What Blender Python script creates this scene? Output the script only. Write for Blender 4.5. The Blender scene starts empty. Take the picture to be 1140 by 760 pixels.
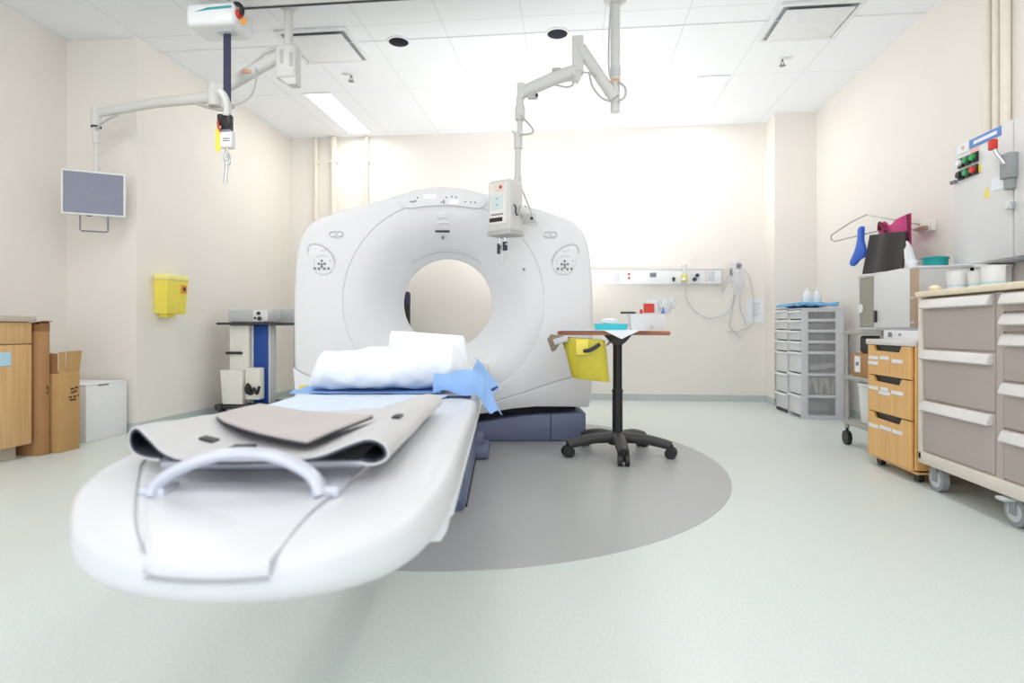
import bpy, bmesh, math, random
from mathutils import Vector, Matrix, noise
random.seed(4)
R = math.radians
PI = math.pi
scene = bpy.context.scene
COL = scene.collection

# ------------------------------------------------------------------ materials
def lin(c):
    out = []
    for v in c:
        v = v / 255.0
        out.append(v / 12.92 if v <= 0.04045 else ((v + 0.055) / 1.055) ** 2.4)
    return (out[0], out[1], out[2], 1.0)

def mat(name, c, rough=0.5, metal=0.0, var=0.03, scale=18.0, bump=0.0, bscale=60.0, trans=0.0, alpha=1.0, spec=0.5,
        emit=None, estr=0.0, coat=0.0):
    m = bpy.data.materials.new(name); m.use_nodes = True
    nt = m.node_tree; p = nt.nodes['Principled BSDF']
    tc = nt.nodes.new('ShaderNodeTexCoord')
    nz = nt.nodes.new('ShaderNodeTexNoise'); nz.inputs['Scale'].default_value = scale; nz.inputs['Detail'].default_value = 4
    nt.links.new(tc.outputs['Object'], nz.inputs['Vector'])
    rp = nt.nodes.new('ShaderNodeValToRGB'); L = lin(c)
    rp.color_ramp.elements[0].position = 0.3; rp.color_ramp.elements[1].position = 0.7
    rp.color_ramp.elements[0].color = tuple(v * (1 - var) for v in L[:3]) + (1,)
    rp.color_ramp.elements[1].color = tuple(min(1, v * (1 + var)) for v in L[:3]) + (1,)
    nt.links.new(nz.outputs['Fac'], rp.inputs['Fac'])
    nt.links.new(rp.outputs['Color'], p.inputs['Base Color'])
    p.inputs['Roughness'].default_value = rough; p.inputs['Metallic'].default_value = metal
    p.inputs['Specular IOR Level'].default_value = spec
    p.inputs['Transmission Weight'].default_value = trans
    p.inputs['Alpha'].default_value = alpha
    p.inputs['Coat Weight'].default_value = coat
    if emit:
        p.inputs['Emission Color'].default_value = lin(emit); p.inputs['Emission Strength'].default_value = estr
    if bump:
        n2 = nt.nodes.new('ShaderNodeTexNoise'); n2.inputs['Scale'].default_value = bscale; n2.inputs['Detail'].default_value = 5
        nt.links.new(tc.outputs['Object'], n2.inputs['Vector'])
        b = nt.nodes.new('ShaderNodeBump'); b.inputs['Strength'].default_value = bump; b.inputs['Distance'].default_value = 0.01
        nt.links.new(n2.outputs['Fac'], b.inputs['Height']); nt.links.new(b.outputs['Normal'], p.inputs['Normal'])
    return m

def wood(name, c0, c1, rough=0.4, scale=(14, 14, 0.8)):
    m = mat(name, c0, rough); nt = m.node_tree; p = nt.nodes['Principled BSDF']
    tc = nt.nodes.new('ShaderNodeTexCoord'); mp = nt.nodes.new('ShaderNodeMapping'); mp.inputs['Scale'].default_value = scale
    nz = nt.nodes.new('ShaderNodeTexNoise'); nz.inputs['Scale'].default_value = 3.0; nz.inputs['Detail'].default_value = 6
    nz.inputs['Distortion'].default_value = 0.6
    rp = nt.nodes.new('ShaderNodeValToRGB'); rp.color_ramp.elements[0].color = lin(c0); rp.color_ramp.elements[1].color = lin(c1)
    rp.color_ramp.elements[0].position = 0.32; rp.color_ramp.elements[1].position = 0.68
    nt.links.new(tc.outputs['Object'], mp.inputs['Vector']); nt.links.new(mp.outputs['Vector'], nz.inputs['Vector'])
    nt.links.new(nz.outputs['Fac'], rp.inputs['Fac']); nt.links.new(rp.outputs['Color'], p.inputs['Base Color'])
    return m

M = {}
M['wall'] = mat('wall_paint', (237, 232, 225), 0.75, var=0.012, scale=3, bump=0.03, bscale=180)
M['baseboard'] = mat('baseboard_vinyl', (192, 200, 199), 0.5)
M['inlay'] = mat('grey_floor_vinyl', (176, 178, 178), 0.33, var=0.03, scale=90, spec=0.4)
M['gantry'] = mat('gantry_plastic', (235, 235, 237), 0.38, var=0.008)
M['gantry_side'] = mat('gantry_side_plastic', (205, 205, 206), 0.45, var=0.01)
M['funnel'] = mat('funnel_plastic', (231, 231, 233), 0.35, var=0.008)
M['white'] = mat('white_plastic', (236, 237, 239), 0.35, var=0.01)
M['white_matte'] = mat('white_matte', (236, 236, 236), 0.7, var=0.02)
M['table'] = mat('table_shell_plastic', (220, 221, 224), 0.32, var=0.008)
M['seam'] = mat('grey_seam', (176, 176, 180), 0.6)
M['plinth'] = mat('slate_blue_plastic', (110, 119, 150), 0.42, var=0.03)
M['plinth_dark'] = mat('dark_gap', (38, 38, 44), 0.7)
M['black'] = mat('black_plastic', (28, 28, 30), 0.45)
M['charcoal'] = mat('charcoal_plastic', (58, 57, 58), 0.5)
M['steel'] = mat('brushed_steel', (205, 207, 212), 0.32, metal=0.85)
M['silver'] = mat('silver_paint', (206, 209, 220), 0.35, metal=0.25)
M['chrome'] = mat('chrome', (220, 222, 226), 0.15, metal=1.0)
M['arm'] = mat('arm_enamel', (214, 213, 209), 0.4, var=0.015)
M['arm_grey'] = mat('arm_grey_plastic', (186, 186, 183), 0.5)
M['print_brown'] = mat('brown_print', (96, 68, 44), 0.8)
M['pale_green'] = mat('pale_green_overlay', (216, 228, 226), 0.5)
M['pale_pink'] = mat('pale_pink_overlay', (236, 218, 212), 0.5)
M['taupe_dark'] = mat('brown_grey_plastic', (138, 122, 102), 0.5)
M['cup'] = mat('translucent_white_cup', (238, 240, 242), 0.35, alpha=0.85)
M['orange_mark'] = mat('orange_sticker', (226, 170, 120), 0.6)
M['navy'] = mat('navy_webbing', (58, 58, 84), 0.8, bump=0.2, bscale=300)
M['teal_mark'] = mat('teal_print', (60, 160, 165), 0.5)
M['red'] = mat('red_plastic', (205, 50, 36), 0.45)
M['yellow'] = mat('yellow_plastic', (244, 226, 92), 0.45, var=0.03)
M['yellow_pale'] = mat('pale_yellow_plastic', (244, 234, 150), 0.45, var=0.02)
M['yellow_clear'] = mat('translucent_yellow', (230, 216, 74), 0.25, alpha=0.85, var=0.07, scale=9)
M['orange'] = mat('orange_print', (226, 150, 40), 0.5)
M['screen'] = mat('dark_glass_screen', (128, 131, 150), 0.22, spec=0.6)
M['bezel'] = mat('monitor_bezel', (226, 226, 224), 0.4)
M['lit'] = mat('lit_display', (200, 210, 245), 0.3, emit=(205, 215, 255), estr=1.0)
M['panel_light'] = mat('control_overlay', (236, 236, 238), 0.4)
M['ink'] = mat('grey_ink', (128, 130, 140), 0.5)
M['dark_ink'] = mat('dark_ink', (52, 54, 66), 0.5)
M['linen'] = mat('white_linen', (240, 243, 247), 0.9, var=0.015, bump=0.35, bscale=14)
M['paleblue'] = mat('pale_blue_sheet', (214, 225, 243), 0.9, var=0.02, bump=0.15, bscale=30)
M['blue'] = mat('sky_blue_cloth', (146, 184, 236), 0.9, var=0.04, bump=0.3, bscale=20)
M['navy_cloth'] = mat('navy_cloth', (46, 62, 112), 0.85)
M['mat_light'] = mat('light_grey_vinyl', (205, 203, 204), 0.55, var=0.03, scale=8)
M['mat_tan'] = mat('tan_grey_vinyl', (193, 186, 183), 0.6, var=0.03, scale=6)
M['mat_dark'] = mat('dark_lining', (52, 54, 66), 0.7)
M['table_wood'] = wood('brown_table_wood', (150, 92, 62), (176, 112, 78), scale=(1.5, 14, 14))
M['wood'] = wood('maple_laminate', (210, 166, 112), (226, 186, 134))
M['wood_cart'] = wood('orange_wood', (222, 168, 98), (236, 188, 122))
M['counter'] = mat('stone_laminate', (196, 184, 170), 0.45, var=0.05, scale=60)
M['card'] = mat('cardboard', (176, 132, 88), 0.85, var=0.03, scale=12)
M['card2'] = mat('light_cardboard', (190, 150, 98), 0.85, var=0.03, scale=12)
M['card_in'] = mat('cardboard_inside', (150, 108, 70), 0.85)
M['paper'] = mat('white_paper', (236, 239, 245), 0.85, var=0.01)
M['blue_label'] = mat('light_blue_label', (180, 216, 232), 0.7)
M['cream'] = mat('cream_plastic', (238, 235, 227), 0.45)
M['blue_panel'] = mat('royal_blue_panel', (24, 74, 160), 0.4)
M['device'] = mat('pale_grey_device', (202, 205, 207), 0.45)
M['tan_frame'] = mat('beige_cart_frame', (226, 217, 205), 0.45)
M['tan_top'] = mat('cream_worktop', (236, 222, 196), 0.4)
M['taupe'] = mat('taupe_drawer', (188, 175, 169), 0.5, var=0.015)
M['handle_white'] = mat('white_drawer_pull', (222, 218, 216), 0.35)
M['rubber_grey'] = mat('grey_rubber', (150, 155, 156), 0.6)
M['clear'] = mat('clear_plastic', (236, 239, 244), 0.15, alpha=0.42)
M['frost'] = mat('frosted_drawer', (242, 243, 246), 0.3, alpha=0.72)
M['smoke'] = mat('smoky_drawer', (190, 190, 193), 0.25, alpha=0.34)
M['greyframe'] = mat('light_grey_frame', (208, 209, 214), 0.45)
M['skyblue'] = mat('blue_pad', (128, 186, 232), 0.8, var=0.06, scale=20)
M['teal'] = mat('teal_plastic', (20, 150, 150), 0.4)
M['cyan'] = mat('cyan_plastic', (60, 196, 208), 0.4)
M['pink'] = mat('magenta_cloth', (196, 50, 120), 0.6, var=0.12, scale=12)
M['pink_dark'] = mat('dark_magenta_trim', (110, 30, 62), 0.7)
M['blackcloth'] = mat('black_vinyl_cloth', (36, 33, 36), 0.6)
M['bluevinyl'] = mat('blue_vinyl', (30, 92, 200), 0.5)
M['steel_dull'] = mat('dull_steel', (178, 176, 172), 0.4, metal=0.5)
M['glass'] = mat('cabinet_glass', (190, 190, 172), 0.1, alpha=0.5)
M['brown'] = mat('brown_trim', (176, 152, 128), 0.5)
M['beige_wall_box'] = mat('panel_enamel', (222, 222, 222), 0.45, var=0.01)
M['green'] = mat('green_button', (36, 150, 84), 0.4)
M['bluesign'] = mat('blue_sign', (88, 134, 204), 0.5)
M['pinksign'] = mat('pink_sign', (236, 190, 186), 0.6)
M['pipe'] = mat('painted_conduit', (234, 226, 213), 0.6)
M['dark_lens'] = mat('dark_lens', (26, 24, 44), 0.6, spec=0.15)
M['vent_gap'] = mat('vent_throat', (168, 172, 176), 0.6)
M['vent'] = mat('vent_enamel', (228, 229, 230), 0.5)
M['lamp'] = mat('troffer_diffuser', (255, 255, 255), 0.5, emit=(255, 252, 246), estr=3.0)
M['lime'] = mat('lime_flowmeter', (218, 214, 120), 0.35)
M['lilac'] = mat('lilac_clear', (232, 232, 244), 0.12, alpha=0.30)

def ceiling_mat():
    m = mat('ceiling_tiles', (238, 240, 243), 0.8, var=0.01, scale=40, bump=0.05, bscale=220)
    nt = m.node_tree; p = nt.nodes['Principled BSDF']
    src = p.inputs['Base Color'].links[0].from_socket
    tc = nt.nodes.new('ShaderNodeTexCoord'); mp = nt.nodes.new('ShaderNodeMapping')
    mp.inputs['Location'].default_value = (-2.05 + 0.61 * 20, -4.43 + 1.22 * 20, 0)
    br = nt.nodes.new('ShaderNodeTexBrick'); br.offset = 0; br.squash = 1; br.inputs['Scale'].default_value = 1
    br.inputs['Brick Width'].default_value = 0.61; br.inputs['Row Height'].default_value = 1.22
    br.inputs['Mortar Size'].default_value = 0.006; br.inputs['Mortar Smooth'].default_value = 0.3
    nt.links.new(tc.outputs['Object'], mp.inputs['Vector']); nt.links.new(mp.outputs['Vector'], br.inputs['Vector'])
    mx = nt.nodes.new('ShaderNodeMix'); mx.data_type = 'RGBA'
    nt.links.new(br.outputs['Fac'], mx.inputs[0]); nt.links.new(src, mx.inputs[6])
    mx.inputs[7].default_value = lin((222, 225, 229))
    nt.links.new(mx.outputs[2], p.inputs['Base Color'])
    return m
def floor_mat():
    m = mat('floor_vinyl', (213, 221, 217), 0.36, var=0.05, scale=110, spec=0.4)
    return m
M['ceiling'] = ceiling_mat(); M['floor'] = floor_mat()

# ------------------------------------------------------------------ mesh builder
def smooth_pts(pts, n=6, closed=False):
    P = [Vector(p) for p in pts]; out = []; N = len(P)
    rng = range(N) if closed else range(N - 1)
    for i in rng:
        if closed: p0, p1, p2, p3 = P[i - 1], P[i], P[(i + 1) % N], P[(i + 2) % N]
        else: p0, p1, p2, p3 = P[max(i - 1, 0)], P[i], P[i + 1], P[min(i + 2, N - 1)]
        for k in range(n):
            t = k / n
            out.append(0.5 * ((2 * p1) + (p2 - p0) * t + (2 * p0 - 5 * p1 + 4 * p2 - p3) * t * t + (3 * p1 - p0 - 3 * p2 + p3) * t ** 3))
    if not closed: out.append(P[-1])
    return out

class B:
    def __init__(self): self.bm = bmesh.new()
    def box(self, x0, x1, y0, y1, z0, z1, bev=0.0, seg=2, rot=None, about=None):
        t = bmesh.new(); bmesh.ops.create_cube(t, size=1)
        for v in t.verts:
            v.co = Vector(((x0 + x1) / 2 + v.co.x * (x1 - x0), (y0 + y1) / 2 + v.co.y * (y1 - y0), (z0 + z1) / 2 + v.co.z * (z1 - z0)))
        if bev: bmesh.ops.bevel(t, geom=t.edges[:], offset=bev, segments=seg, profile=0.5, affect='EDGES')
        if rot is not None:
            c = Vector(about) if about else Vector(((x0 + x1) / 2, (y0 + y1) / 2, (z0 + z1) / 2))
            for v in t.verts: v.co = c + rot @ (v.co - c)
        self.merge(t); return self
    def merge(self, t):
        me = bpy.data.meshes.new('tmp'); t.to_mesh(me); t.free(); self.bm.from_mesh(me); bpy.data.meshes.remove(me)
    def rings(self, rings, closed=True, cap0=True, cap1=True):
        bm = self.bm; vs = [[bm.verts.new(p) for p in r] for r in rings]; n = len(vs[0])
        for a, b in zip(vs, vs[1:]):
            for i in range(n if closed else n - 1):
                j = (i + 1) % n
                bm.faces.new((a[i], a[j], b[j], b[i]))
        if cap0: bm.faces.new(list(reversed(vs[0])))
        if cap1: bm.faces.new(vs[-1])
        return self
    def tube(self, pts, r, seg=10, sm=0, closed=False, flat=None):
        P = smooth_pts(pts, sm, closed) if sm else [Vector(p) for p in pts]
        N = len(P); rings = []; up = None
        for i, p in enumerate(P):
            if closed: t = (P[(i + 1) % N] - P[i - 1])
            else: t = P[min(i + 1, N - 1)] - P[max(i - 1, 0)]
            t = t.normalized() if t.length > 1e-9 else Vector((0, 0, 1))
            if up is None:
                up = Vector((0, 0, 1)) if abs(t.z) < 0.9 else Vector((1, 0, 0))
            u = (up - t * up.dot(t)).normalized(); w = t.cross(u); up = u
            rr = r(i / max(1, N - 1)) if callable(r) else r
            ru, rw = (rr, rr) if not flat else (rr * flat[0], rr * flat[1])
            rings.append([p + u * math.cos(2 * PI * k / seg) * ru + w * math.sin(2 * PI * k / seg) * rw for k in range(seg)])
        if closed: rings.append(rings[0]); self.rings(rings, cap0=False, cap1=False); bmesh.ops.remove_doubles(self.bm, verts=self.bm.verts, dist=1e-6)
        else: self.rings(rings)
        return self
    def cyl(self, p0, p1, r, r2=None, seg=20):
        r2 = r if r2 is None else r2
        return self.tube([p0, p1], lambda t: r + (r2 - r) * t, seg)
    def lathe(self, prof, c=(0, 0, 0), seg=28, axis='z', cap0=True, cap1=True):
        c = Vector(c); rings = []
        for r, h in prof:
            ring = []
            for k in range(seg):
                a = 2 * PI * k / seg; x, y = r * math.cos(a), r * math.sin(a)
                ring.append(c + {'z': Vector((x, y, h)), 'x': Vector((h, x, y)), 'y': Vector((y, h, x))}[axis])
            rings.append(ring)
        return self.rings(rings, cap0=cap0, cap1=cap1)
    def prism(self, poly, plane, a0, a1, bev=0.0, seg=2):
        t = bmesh.new()
        f = {'xz': lambda u, v, a: (u, a, v), 'xy': lambda u, v, a: (u, v, a), 'yz': lambda u, v, a: (a, u, v)}[plane]
        lo = [t.verts.new(f(u, v, a0)) for u, v in poly]; hi = [t.verts.new(f(u, v, a1)) for u, v in poly]; n = len(poly)
        t.faces.new(lo); t.faces.new(list(reversed(hi)))
        for i in range(n): t.faces.new((lo[i], hi[i], hi[(i + 1) % n], lo[(i + 1) % n]))
        bmesh.ops.recalc_face_normals(t, faces=t.faces)
        if bev:
            e = [e for e in t.edges if len({round((v.co.y if plane == 'xz' else v.co.z if plane == 'xy' else v.co.x), 6) for v in e.verts}) == 1]
            bmesh.ops.bevel(t, geom=e, offset=bev, segments=seg, profile=0.5, affect='EDGES')
        self.merge(t); return self
    def ball(self, c, rx, ry=None, rz=None, seg=20, lump=0.0, ls=6.0):
        ry = ry or rx; rz = rz or rx; t = bmesh.new(); bmesh.ops.create_uvsphere(t, u_segments=seg, v_segments=seg // 2 + 2, radius=1)
        for v in t.verts:
            k = 1 + (noise.noise(v.co * ls * 0.4 + Vector(c) * 3) * lump if lump else 0)
            v.co = Vector((c[0] + v.co.x * rx * k, c[1] + v.co.y * ry * k, c[2] + v.co.z * rz * k))
        self.merge(t); return self
    def sheet(self, fn, nu, nv, th=0.004):
        """grid surface fn(u,v) given a real thickness"""
        P = [[Vector(fn(i / nu, j / nv)) for j in range(nv + 1)] for i in range(nu + 1)]
        Nn = []
        for i in range(nu + 1):
            row = []
            for j in range(nv + 1):
                du = P[min(i + 1, nu)][j] - P[max(i - 1, 0)][j]; dv = P[i][min(j + 1, nv)] - P[i][max(j - 1, 0)]
                n = du.cross(dv); row.append(n.normalized() if n.length > 1e-12 else Vector((0, 0, 1)))
            Nn.append(row)
        bm = self.bm
        a = [[bm.verts.new(P[i][j] + Nn[i][j] * th / 2) for j in range(nv + 1)] for i in range(nu + 1)]
        b = [[bm.verts.new(P[i][j] - Nn[i][j] * th / 2) for j in range(nv + 1)] for i in range(nu + 1)]
        for i in range(nu):
            for j in range(nv):
                bm.faces.new((a[i][j], a[i + 1][j], a[i + 1][j + 1], a[i][j + 1]))
                bm.faces.new((b[i][j + 1], b[i + 1][j + 1], b[i + 1][j], b[i][j]))
        for i in range(nu):
            bm.faces.new((a[i][0], b[i][0], b[i + 1][0], a[i + 1][0])); bm.faces.new((a[i + 1][nv], b[i + 1][nv], b[i][nv], a[i][nv]))
        for j in range(nv):
            bm.faces.new((a[0][j + 1], b[0][j + 1], b[0][j], a[0][j])); bm.faces.new((a[nu][j], b[nu][j], b[nu][j + 1], a[nu][j + 1]))
        return self

FRAME = {}
def props(o, label=None, cat=None, group=None, kind=None):
    if label: o['label'] = label
    if cat: o['category'] = cat
    if group: o['group'] = group
    if kind: o['kind'] = kind
    return o
def thing(name, label, cat, loc=(0, 0, 0), rz=0.0, group=None):
    o = bpy.data.objects.new(name, None); COL.objects.link(o); o.location = loc; o.rotation_euler = (0, 0, rz); o.empty_display_size = 0.1
    FRAME[o] = (Matrix.Translation(loc) @ Matrix.Rotation(rz, 4, 'Z'))
    return props(o, label, cat, group)
def obj(name, b, m, parent=None, local=False, label=None, kind=None, flat=False, ang=38):
    """link a builder as ONE mesh; coordinates are world ones unless local"""
    bm = b.bm
    bmesh.ops.recalc_face_normals(bm, faces=bm.faces)
    me = bpy.data.meshes.new(name); bm.to_mesh(me); bm.free()
    if not flat:
        me.shade_smooth(); me.set_sharp_from_angle(angle=R(ang))
    me.materials.append(m)
    o = bpy.data.objects.new(name, me); COL.objects.link(o)
    if parent:
        o.parent = parent; F = FRAME[parent]; FRAME[o] = F
        if not local: me.transform(F.inverted())
    else: FRAME[o] = Matrix.Identity(4)
    return props(o, label, None, None, kind)
def solo(name, b, m, label, cat, group=None, loc=None):
    """a thing that is one mesh, with its origin at its base"""
    o = obj(name, b, m)
    me = o.data; xs = [v.co for v in me.vertices]
    c = Vector((sum(v.x for v in xs) / len(xs), sum(v.y for v in xs) / len(xs), min(v.z for v in xs)))
    me.transform(Matrix.Translation(-c)); o.location = c; FRAME[o] = Matrix.Translation(c)
    return props(o, label, cat, group)
def struct(name, b, m, parent=None): return obj(name, b, m, parent, kind='structure')

# ================================================================== the room
CZ = 3.15
struct('floor', B().box(-4.25, 2.75, -2.6, 7.15, -0.1, 0), M['floor'])
struct('ceiling', B().box(-4.25, 2.75, -2.6, 7.15, CZ, CZ + 0.1), M['ceiling'])
struct('wall_back', B().box(-4.25, 2.75, 7.0, 7.15, 0, CZ), M['wall'])
struct('wall_right', B().box(2.57, 2.75, -2.6, 7.0, 0, CZ), M['wall'])
struct('wall_left', B().box(-4.25, -4.09, -2.6, 7.0, 0, CZ), M['wall'])
struct('wall_left_recess', B().box(-4.09, -3.48, 4.43, 7.0, 0, CZ), M['wall'])
struct('wall_pillar', B().box(2.14, 2.57, 6.70, 7.0, 0, CZ), M['wall'])
bh = 0.075
struct('baseboard_back', B().box(-3.48, 2.14, 6.99, 7.0, 0, bh), M['baseboard'])
struct('baseboard_pillar', B().box(2.13, 2.57, 6.69, 6.70, 0, bh).box(2.13, 2.14, 6.70, 7.0, 0, bh), M['baseboard'])
struct('baseboard_right', B().box(2.56, 2.57, -2.6, 6.69, 0, bh), M['baseboard'])
struct('baseboard_left', B().box(-4.09, -4.08, -2.6, 4.42, 0, bh).box(-4.09, -3.47, 4.42, 4.43, 0, bh).box(-3.48, -3.47, 4.43, 7.0, 0, bh), M['baseboard'])
el = []
for k in range(96):
    a = 2 * PI * k / 96; el.append((-0.62 + 1.5 * math.cos(a), 3.72 + 1.72 * math.sin(a)))
struct('floor_inlay', B().prism(el, 'xy', -0.001, 0.002), M['inlay'])
struct('trim_1', B().box(-4.08, 2.56, 4.672, 4.684, CZ - 0.006, CZ), M['vent'])

# ceiling troffers
def troffer(x0, label):
    t = thing('ceiling_light', label, 'ceiling light', (x0 + 0.13, 6.24, CZ), group='recessed ceiling troffers')
    obj('frame', B().box(x0 - 0.012, x0, 5.64, 6.85, CZ - 0.012, CZ).box(x0 + 0.26, x0 + 0.272, 5.64, 6.85, CZ - 0.012, CZ)
        .box(x0, x0 + 0.26, 5.64, 5.652, CZ - 0.012, CZ).box(x0, x0 + 0.26, 6.838, 6.85, CZ - 0.012, CZ), M['vent'], t)
    obj('diffuser', B().box(x0, x0 + 0.26, 5.652, 6.838, CZ - 0.008, CZ - 0.001), M['lamp'], t)
troffer(-2.655, 'lit recessed ceiling light panel above the back left corner pipes')
troffer(1.14, 'lit recessed ceiling light panel near the right wall side of ceiling')
# square air vents
def vent(x0, x1, label):
    t = thing('ceiling_vent', label, 'vent', ((x0 + x1) / 2, 4.71, CZ), group='square ceiling air vents')
    y0, y1 = 4.42, 4.995; w = 0.035
    obj('frame', B().box(x0, x1, y0, y0 + w, CZ - 0.02, CZ, 0.004).box(x0, x1, y1 - w, y1, CZ - 0.02, CZ, 0.004)
        .box(x0, x0 + w, y0 + w, y1 - w, CZ - 0.02, CZ, 0.004).box(x1 - w, x1, y0 + w, y1 - w, CZ - 0.02, CZ, 0.004), M['vent'], t)
    obj('throat', B().box(x0 + w, x1 - w, y0 + w, y1 - w, CZ - 0.004, CZ - 0.001), M['vent_gap'], t)
    g = 0.06
    obj('baffle_plate', B().box(x0 + g, x1 - g, y0 + g, y1 - g, CZ - 0.034, CZ - 0.026, 0.003).box((x0 + x1) / 2 - .03, (x0 + x1) / 2 + .03, 4.68, 4.74, CZ - 0.028, CZ - 0.003), M['vent'], t)
vent(-2.33, -1.745, 'square ceiling air vent behind the white lift rail')
vent(1.455, 2.05, 'square ceiling air vent near the right wall')
def lens(x, y, label):
    t = thing('ceiling_dome', label, 'ceiling dome', (x, y, CZ), group='dark ceiling domes')
    obj('rim', B().lathe([(0.092, -0.001), (0.092, -0.006), (0.078, -0.010), (0.078, -0.001)], (x, y, CZ), 40), M['vent'], t)
    obj('lens', B().lathe([(0.079, -0.004), (0.076, -0.011), (0.05, -0.016), (0.004, -0.018)], (x, y, CZ), 40), M['dark_lens'], t)
lens(-1.414, 4.70, 'round black dome in ceiling beside the left air vent')
lens(-0.136, 4.70, 'round black dome in ceiling above the jointed injector arm')
def sprinkler(x, y, label):
    t = thing('sprinkler', label, 'sprinkler', (x, y, CZ), group='ceiling sprinklers')
    obj('escutcheon', B().lathe([(0.03, 0), (0.03, -0.004), (0.012, -0.008)], (x, y, CZ), 20), M['vent'], t)
    obj('head', B().cyl((x, y, CZ - 0.004), (x, y, CZ - 0.03), 0.008).tube([(x - .012, y, CZ - .03), (x - .012, y, CZ - .05), (x, y, CZ - .058), (x + .012, y, CZ - .05), (x + .012, y, CZ - .03)], .0035, 8)
        .lathe([(.003, -.055), (.026, -.060), (.028, -.063), (.003, -.064)], (x, y, CZ), 18), M['ink'], t)
sprinkler(1.773, 5.347, 'small sprinkler head in ceiling near the right air vent')
sprinkler(-2.033, 5.275, 'small sprinkler head in ceiling near the left light panel')
# conduits
def conduit(x, y, r, z0, z1, label, group):
    b = B().cyl((x, y, z0), (x, y, z1), r, seg=16)
    for z in ((z0 + 0.35, (z0 + z1) / 2, z1 - 0.3) if y > 6 else (z1 - .12,)):
        b.box(x - r - .012, x + r + .012, y - r - .003, y + r + .003, z - .012, z + .012, .003)
    solo('conduit', b, M['pipe'], label, 'pipe', group)
G1 = 'painted pipes on the back wall'
conduit(-3.13, 6.97, 0.022, 0.08, CZ - .01, 'thin cream wall pipe nearest the back left corner', G1)
conduit(-2.90, 6.955, 0.036, 0.08, CZ - .01, 'thick cream wall pipe, middle of three behind the scanner', G1)
conduit(-2.495, 6.97, 0.022, 0.08, CZ - .01, 'thin cream wall pipe furthest from the back left corner', G1)
G2 = 'painted pipes above the electrical panel'
conduit(2.54, 3.985, 0.026, 2.02, CZ - .01, 'cream pipe above the panel, furthest from camera of three', G2)
conduit(2.54, 3.905, 0.022, 2.02, CZ - .01, 'cream pipe above the panel, middle of three', G2)
conduit(2.54, 3.83, 0.026, 2.02, CZ - .01, 'cream pipe above the panel, nearest to camera of three', G2)

# ================================================================== CT gantry (local frame: x right, y back, z up)
GO = (-0.956, 4.304, 0.0); GA = R(7)
g = thing('ct_scanner', 'large white ring-shaped scanner gantry on slate blue plinth', 'ct scanner', GO, GA)
half = [(0, 1.877), (.1, 1.872), (.2, 1.856), (.32, 1.824), (.434, 1.787), (.7, 1.714), (.88, 1.658), (.97, 1.614), (1.03, 1.548), (1.062, 1.47), (1.08, 1.38), (1.093, 1.25),
        (1.1, 1.1), (1.102, .9), (1.098, .6), (1.088, .42), (1.072, .30), (1.055, .262), (.9, .266), (.672, .267), (.5, .252), (.3, .218), (.15, .205), (0, .203)]
poly = half + [(-x, z) for x, z in reversed(half[1:-1])]
ZC = 1.03; NA = 240
def rout(a):
    dx, dz = math.sin(a), math.cos(a); best = 0
    for (x0, z0), (x1, z1) in zip(poly, poly[1:] + poly[:1]):
        ex, ez = x1 - x0, z1 - z0; den = dx * ez - dz * ex
        if abs(den) < 1e-9: continue
        px, pz = x0, z0 - ZC
        t = (px * ez - pz * ex) / den; s = (px * dz - pz * dx) / den
        if t > 0 and -1e-6 <= s <= 1 + 1e-6: best = max(best, t)
    return best
RO = [rout(2 * PI * k / NA) for k in range(NA)]
def gring(f, y): return [(f(RO[k]) * math.sin(2 * PI * k / NA), y, ZC + f(RO[k]) * math.cos(2 * PI * k / NA)) for k in range(NA)]
RR = 0.738
fc = [(lambda r: r, .06), (lambda r: r - .002, .035), (lambda r: r - .008, .016), (lambda r: r - .02, .005), (lambda r: r - .036, 0.0)]
fc += [(lambda r, q=q: RR + .012 + (r - .036 - RR - .012) * q, 0.0) for q in (.66, .33, 0)]
fc += [(lambda r: RR + .005, .0015), (lambda r: RR, .006), (lambda r: RR - .002, .02)]
obj('front_cover', B().rings([gring(f, y) for f, y in fc], cap0=False, cap1=False), M['gantry'], g, True)
fun = []
for i in range(19):
    t = i / 18; fun.append((lambda r, rr=RR - .001 - (RR - .001 - .348) * t: rr, .007 + .283 * t ** 2.3))
obj('scan_funnel', B().rings([gring(f, y) for f, y in fun], cap0=False, cap1=False), M['funnel'], g, True)
obj('bore_liner', B().rings([gring(lambda r, q=q: q, y) for q, y in [(.349, .286), (.347, .33), (.352, .38), (.372, .50), (.41, .68), (.46, .93)]], cap0=False, cap1=False), M['white'], g, True)
obj('rear_housing', B().rings([gring(f, y) for f, y in [(lambda r: r - .006, .064), (lambda r: r - .006, .86), (lambda r: r - .03, .92), (lambda r: r - .07, .94), (lambda r: .46, .94)]], cap0=False, cap1=False), M['gantry_side'], g, True)
obj('gasket', B().rings([gring(f, y) for f, y in [(lambda r: r - .03, .058), (lambda r: r - .007, .058), (lambda r: r - .007, .066), (lambda r: r - .03, .066)]], cap0=False, cap1=False), M['seam'], g, True)
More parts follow.
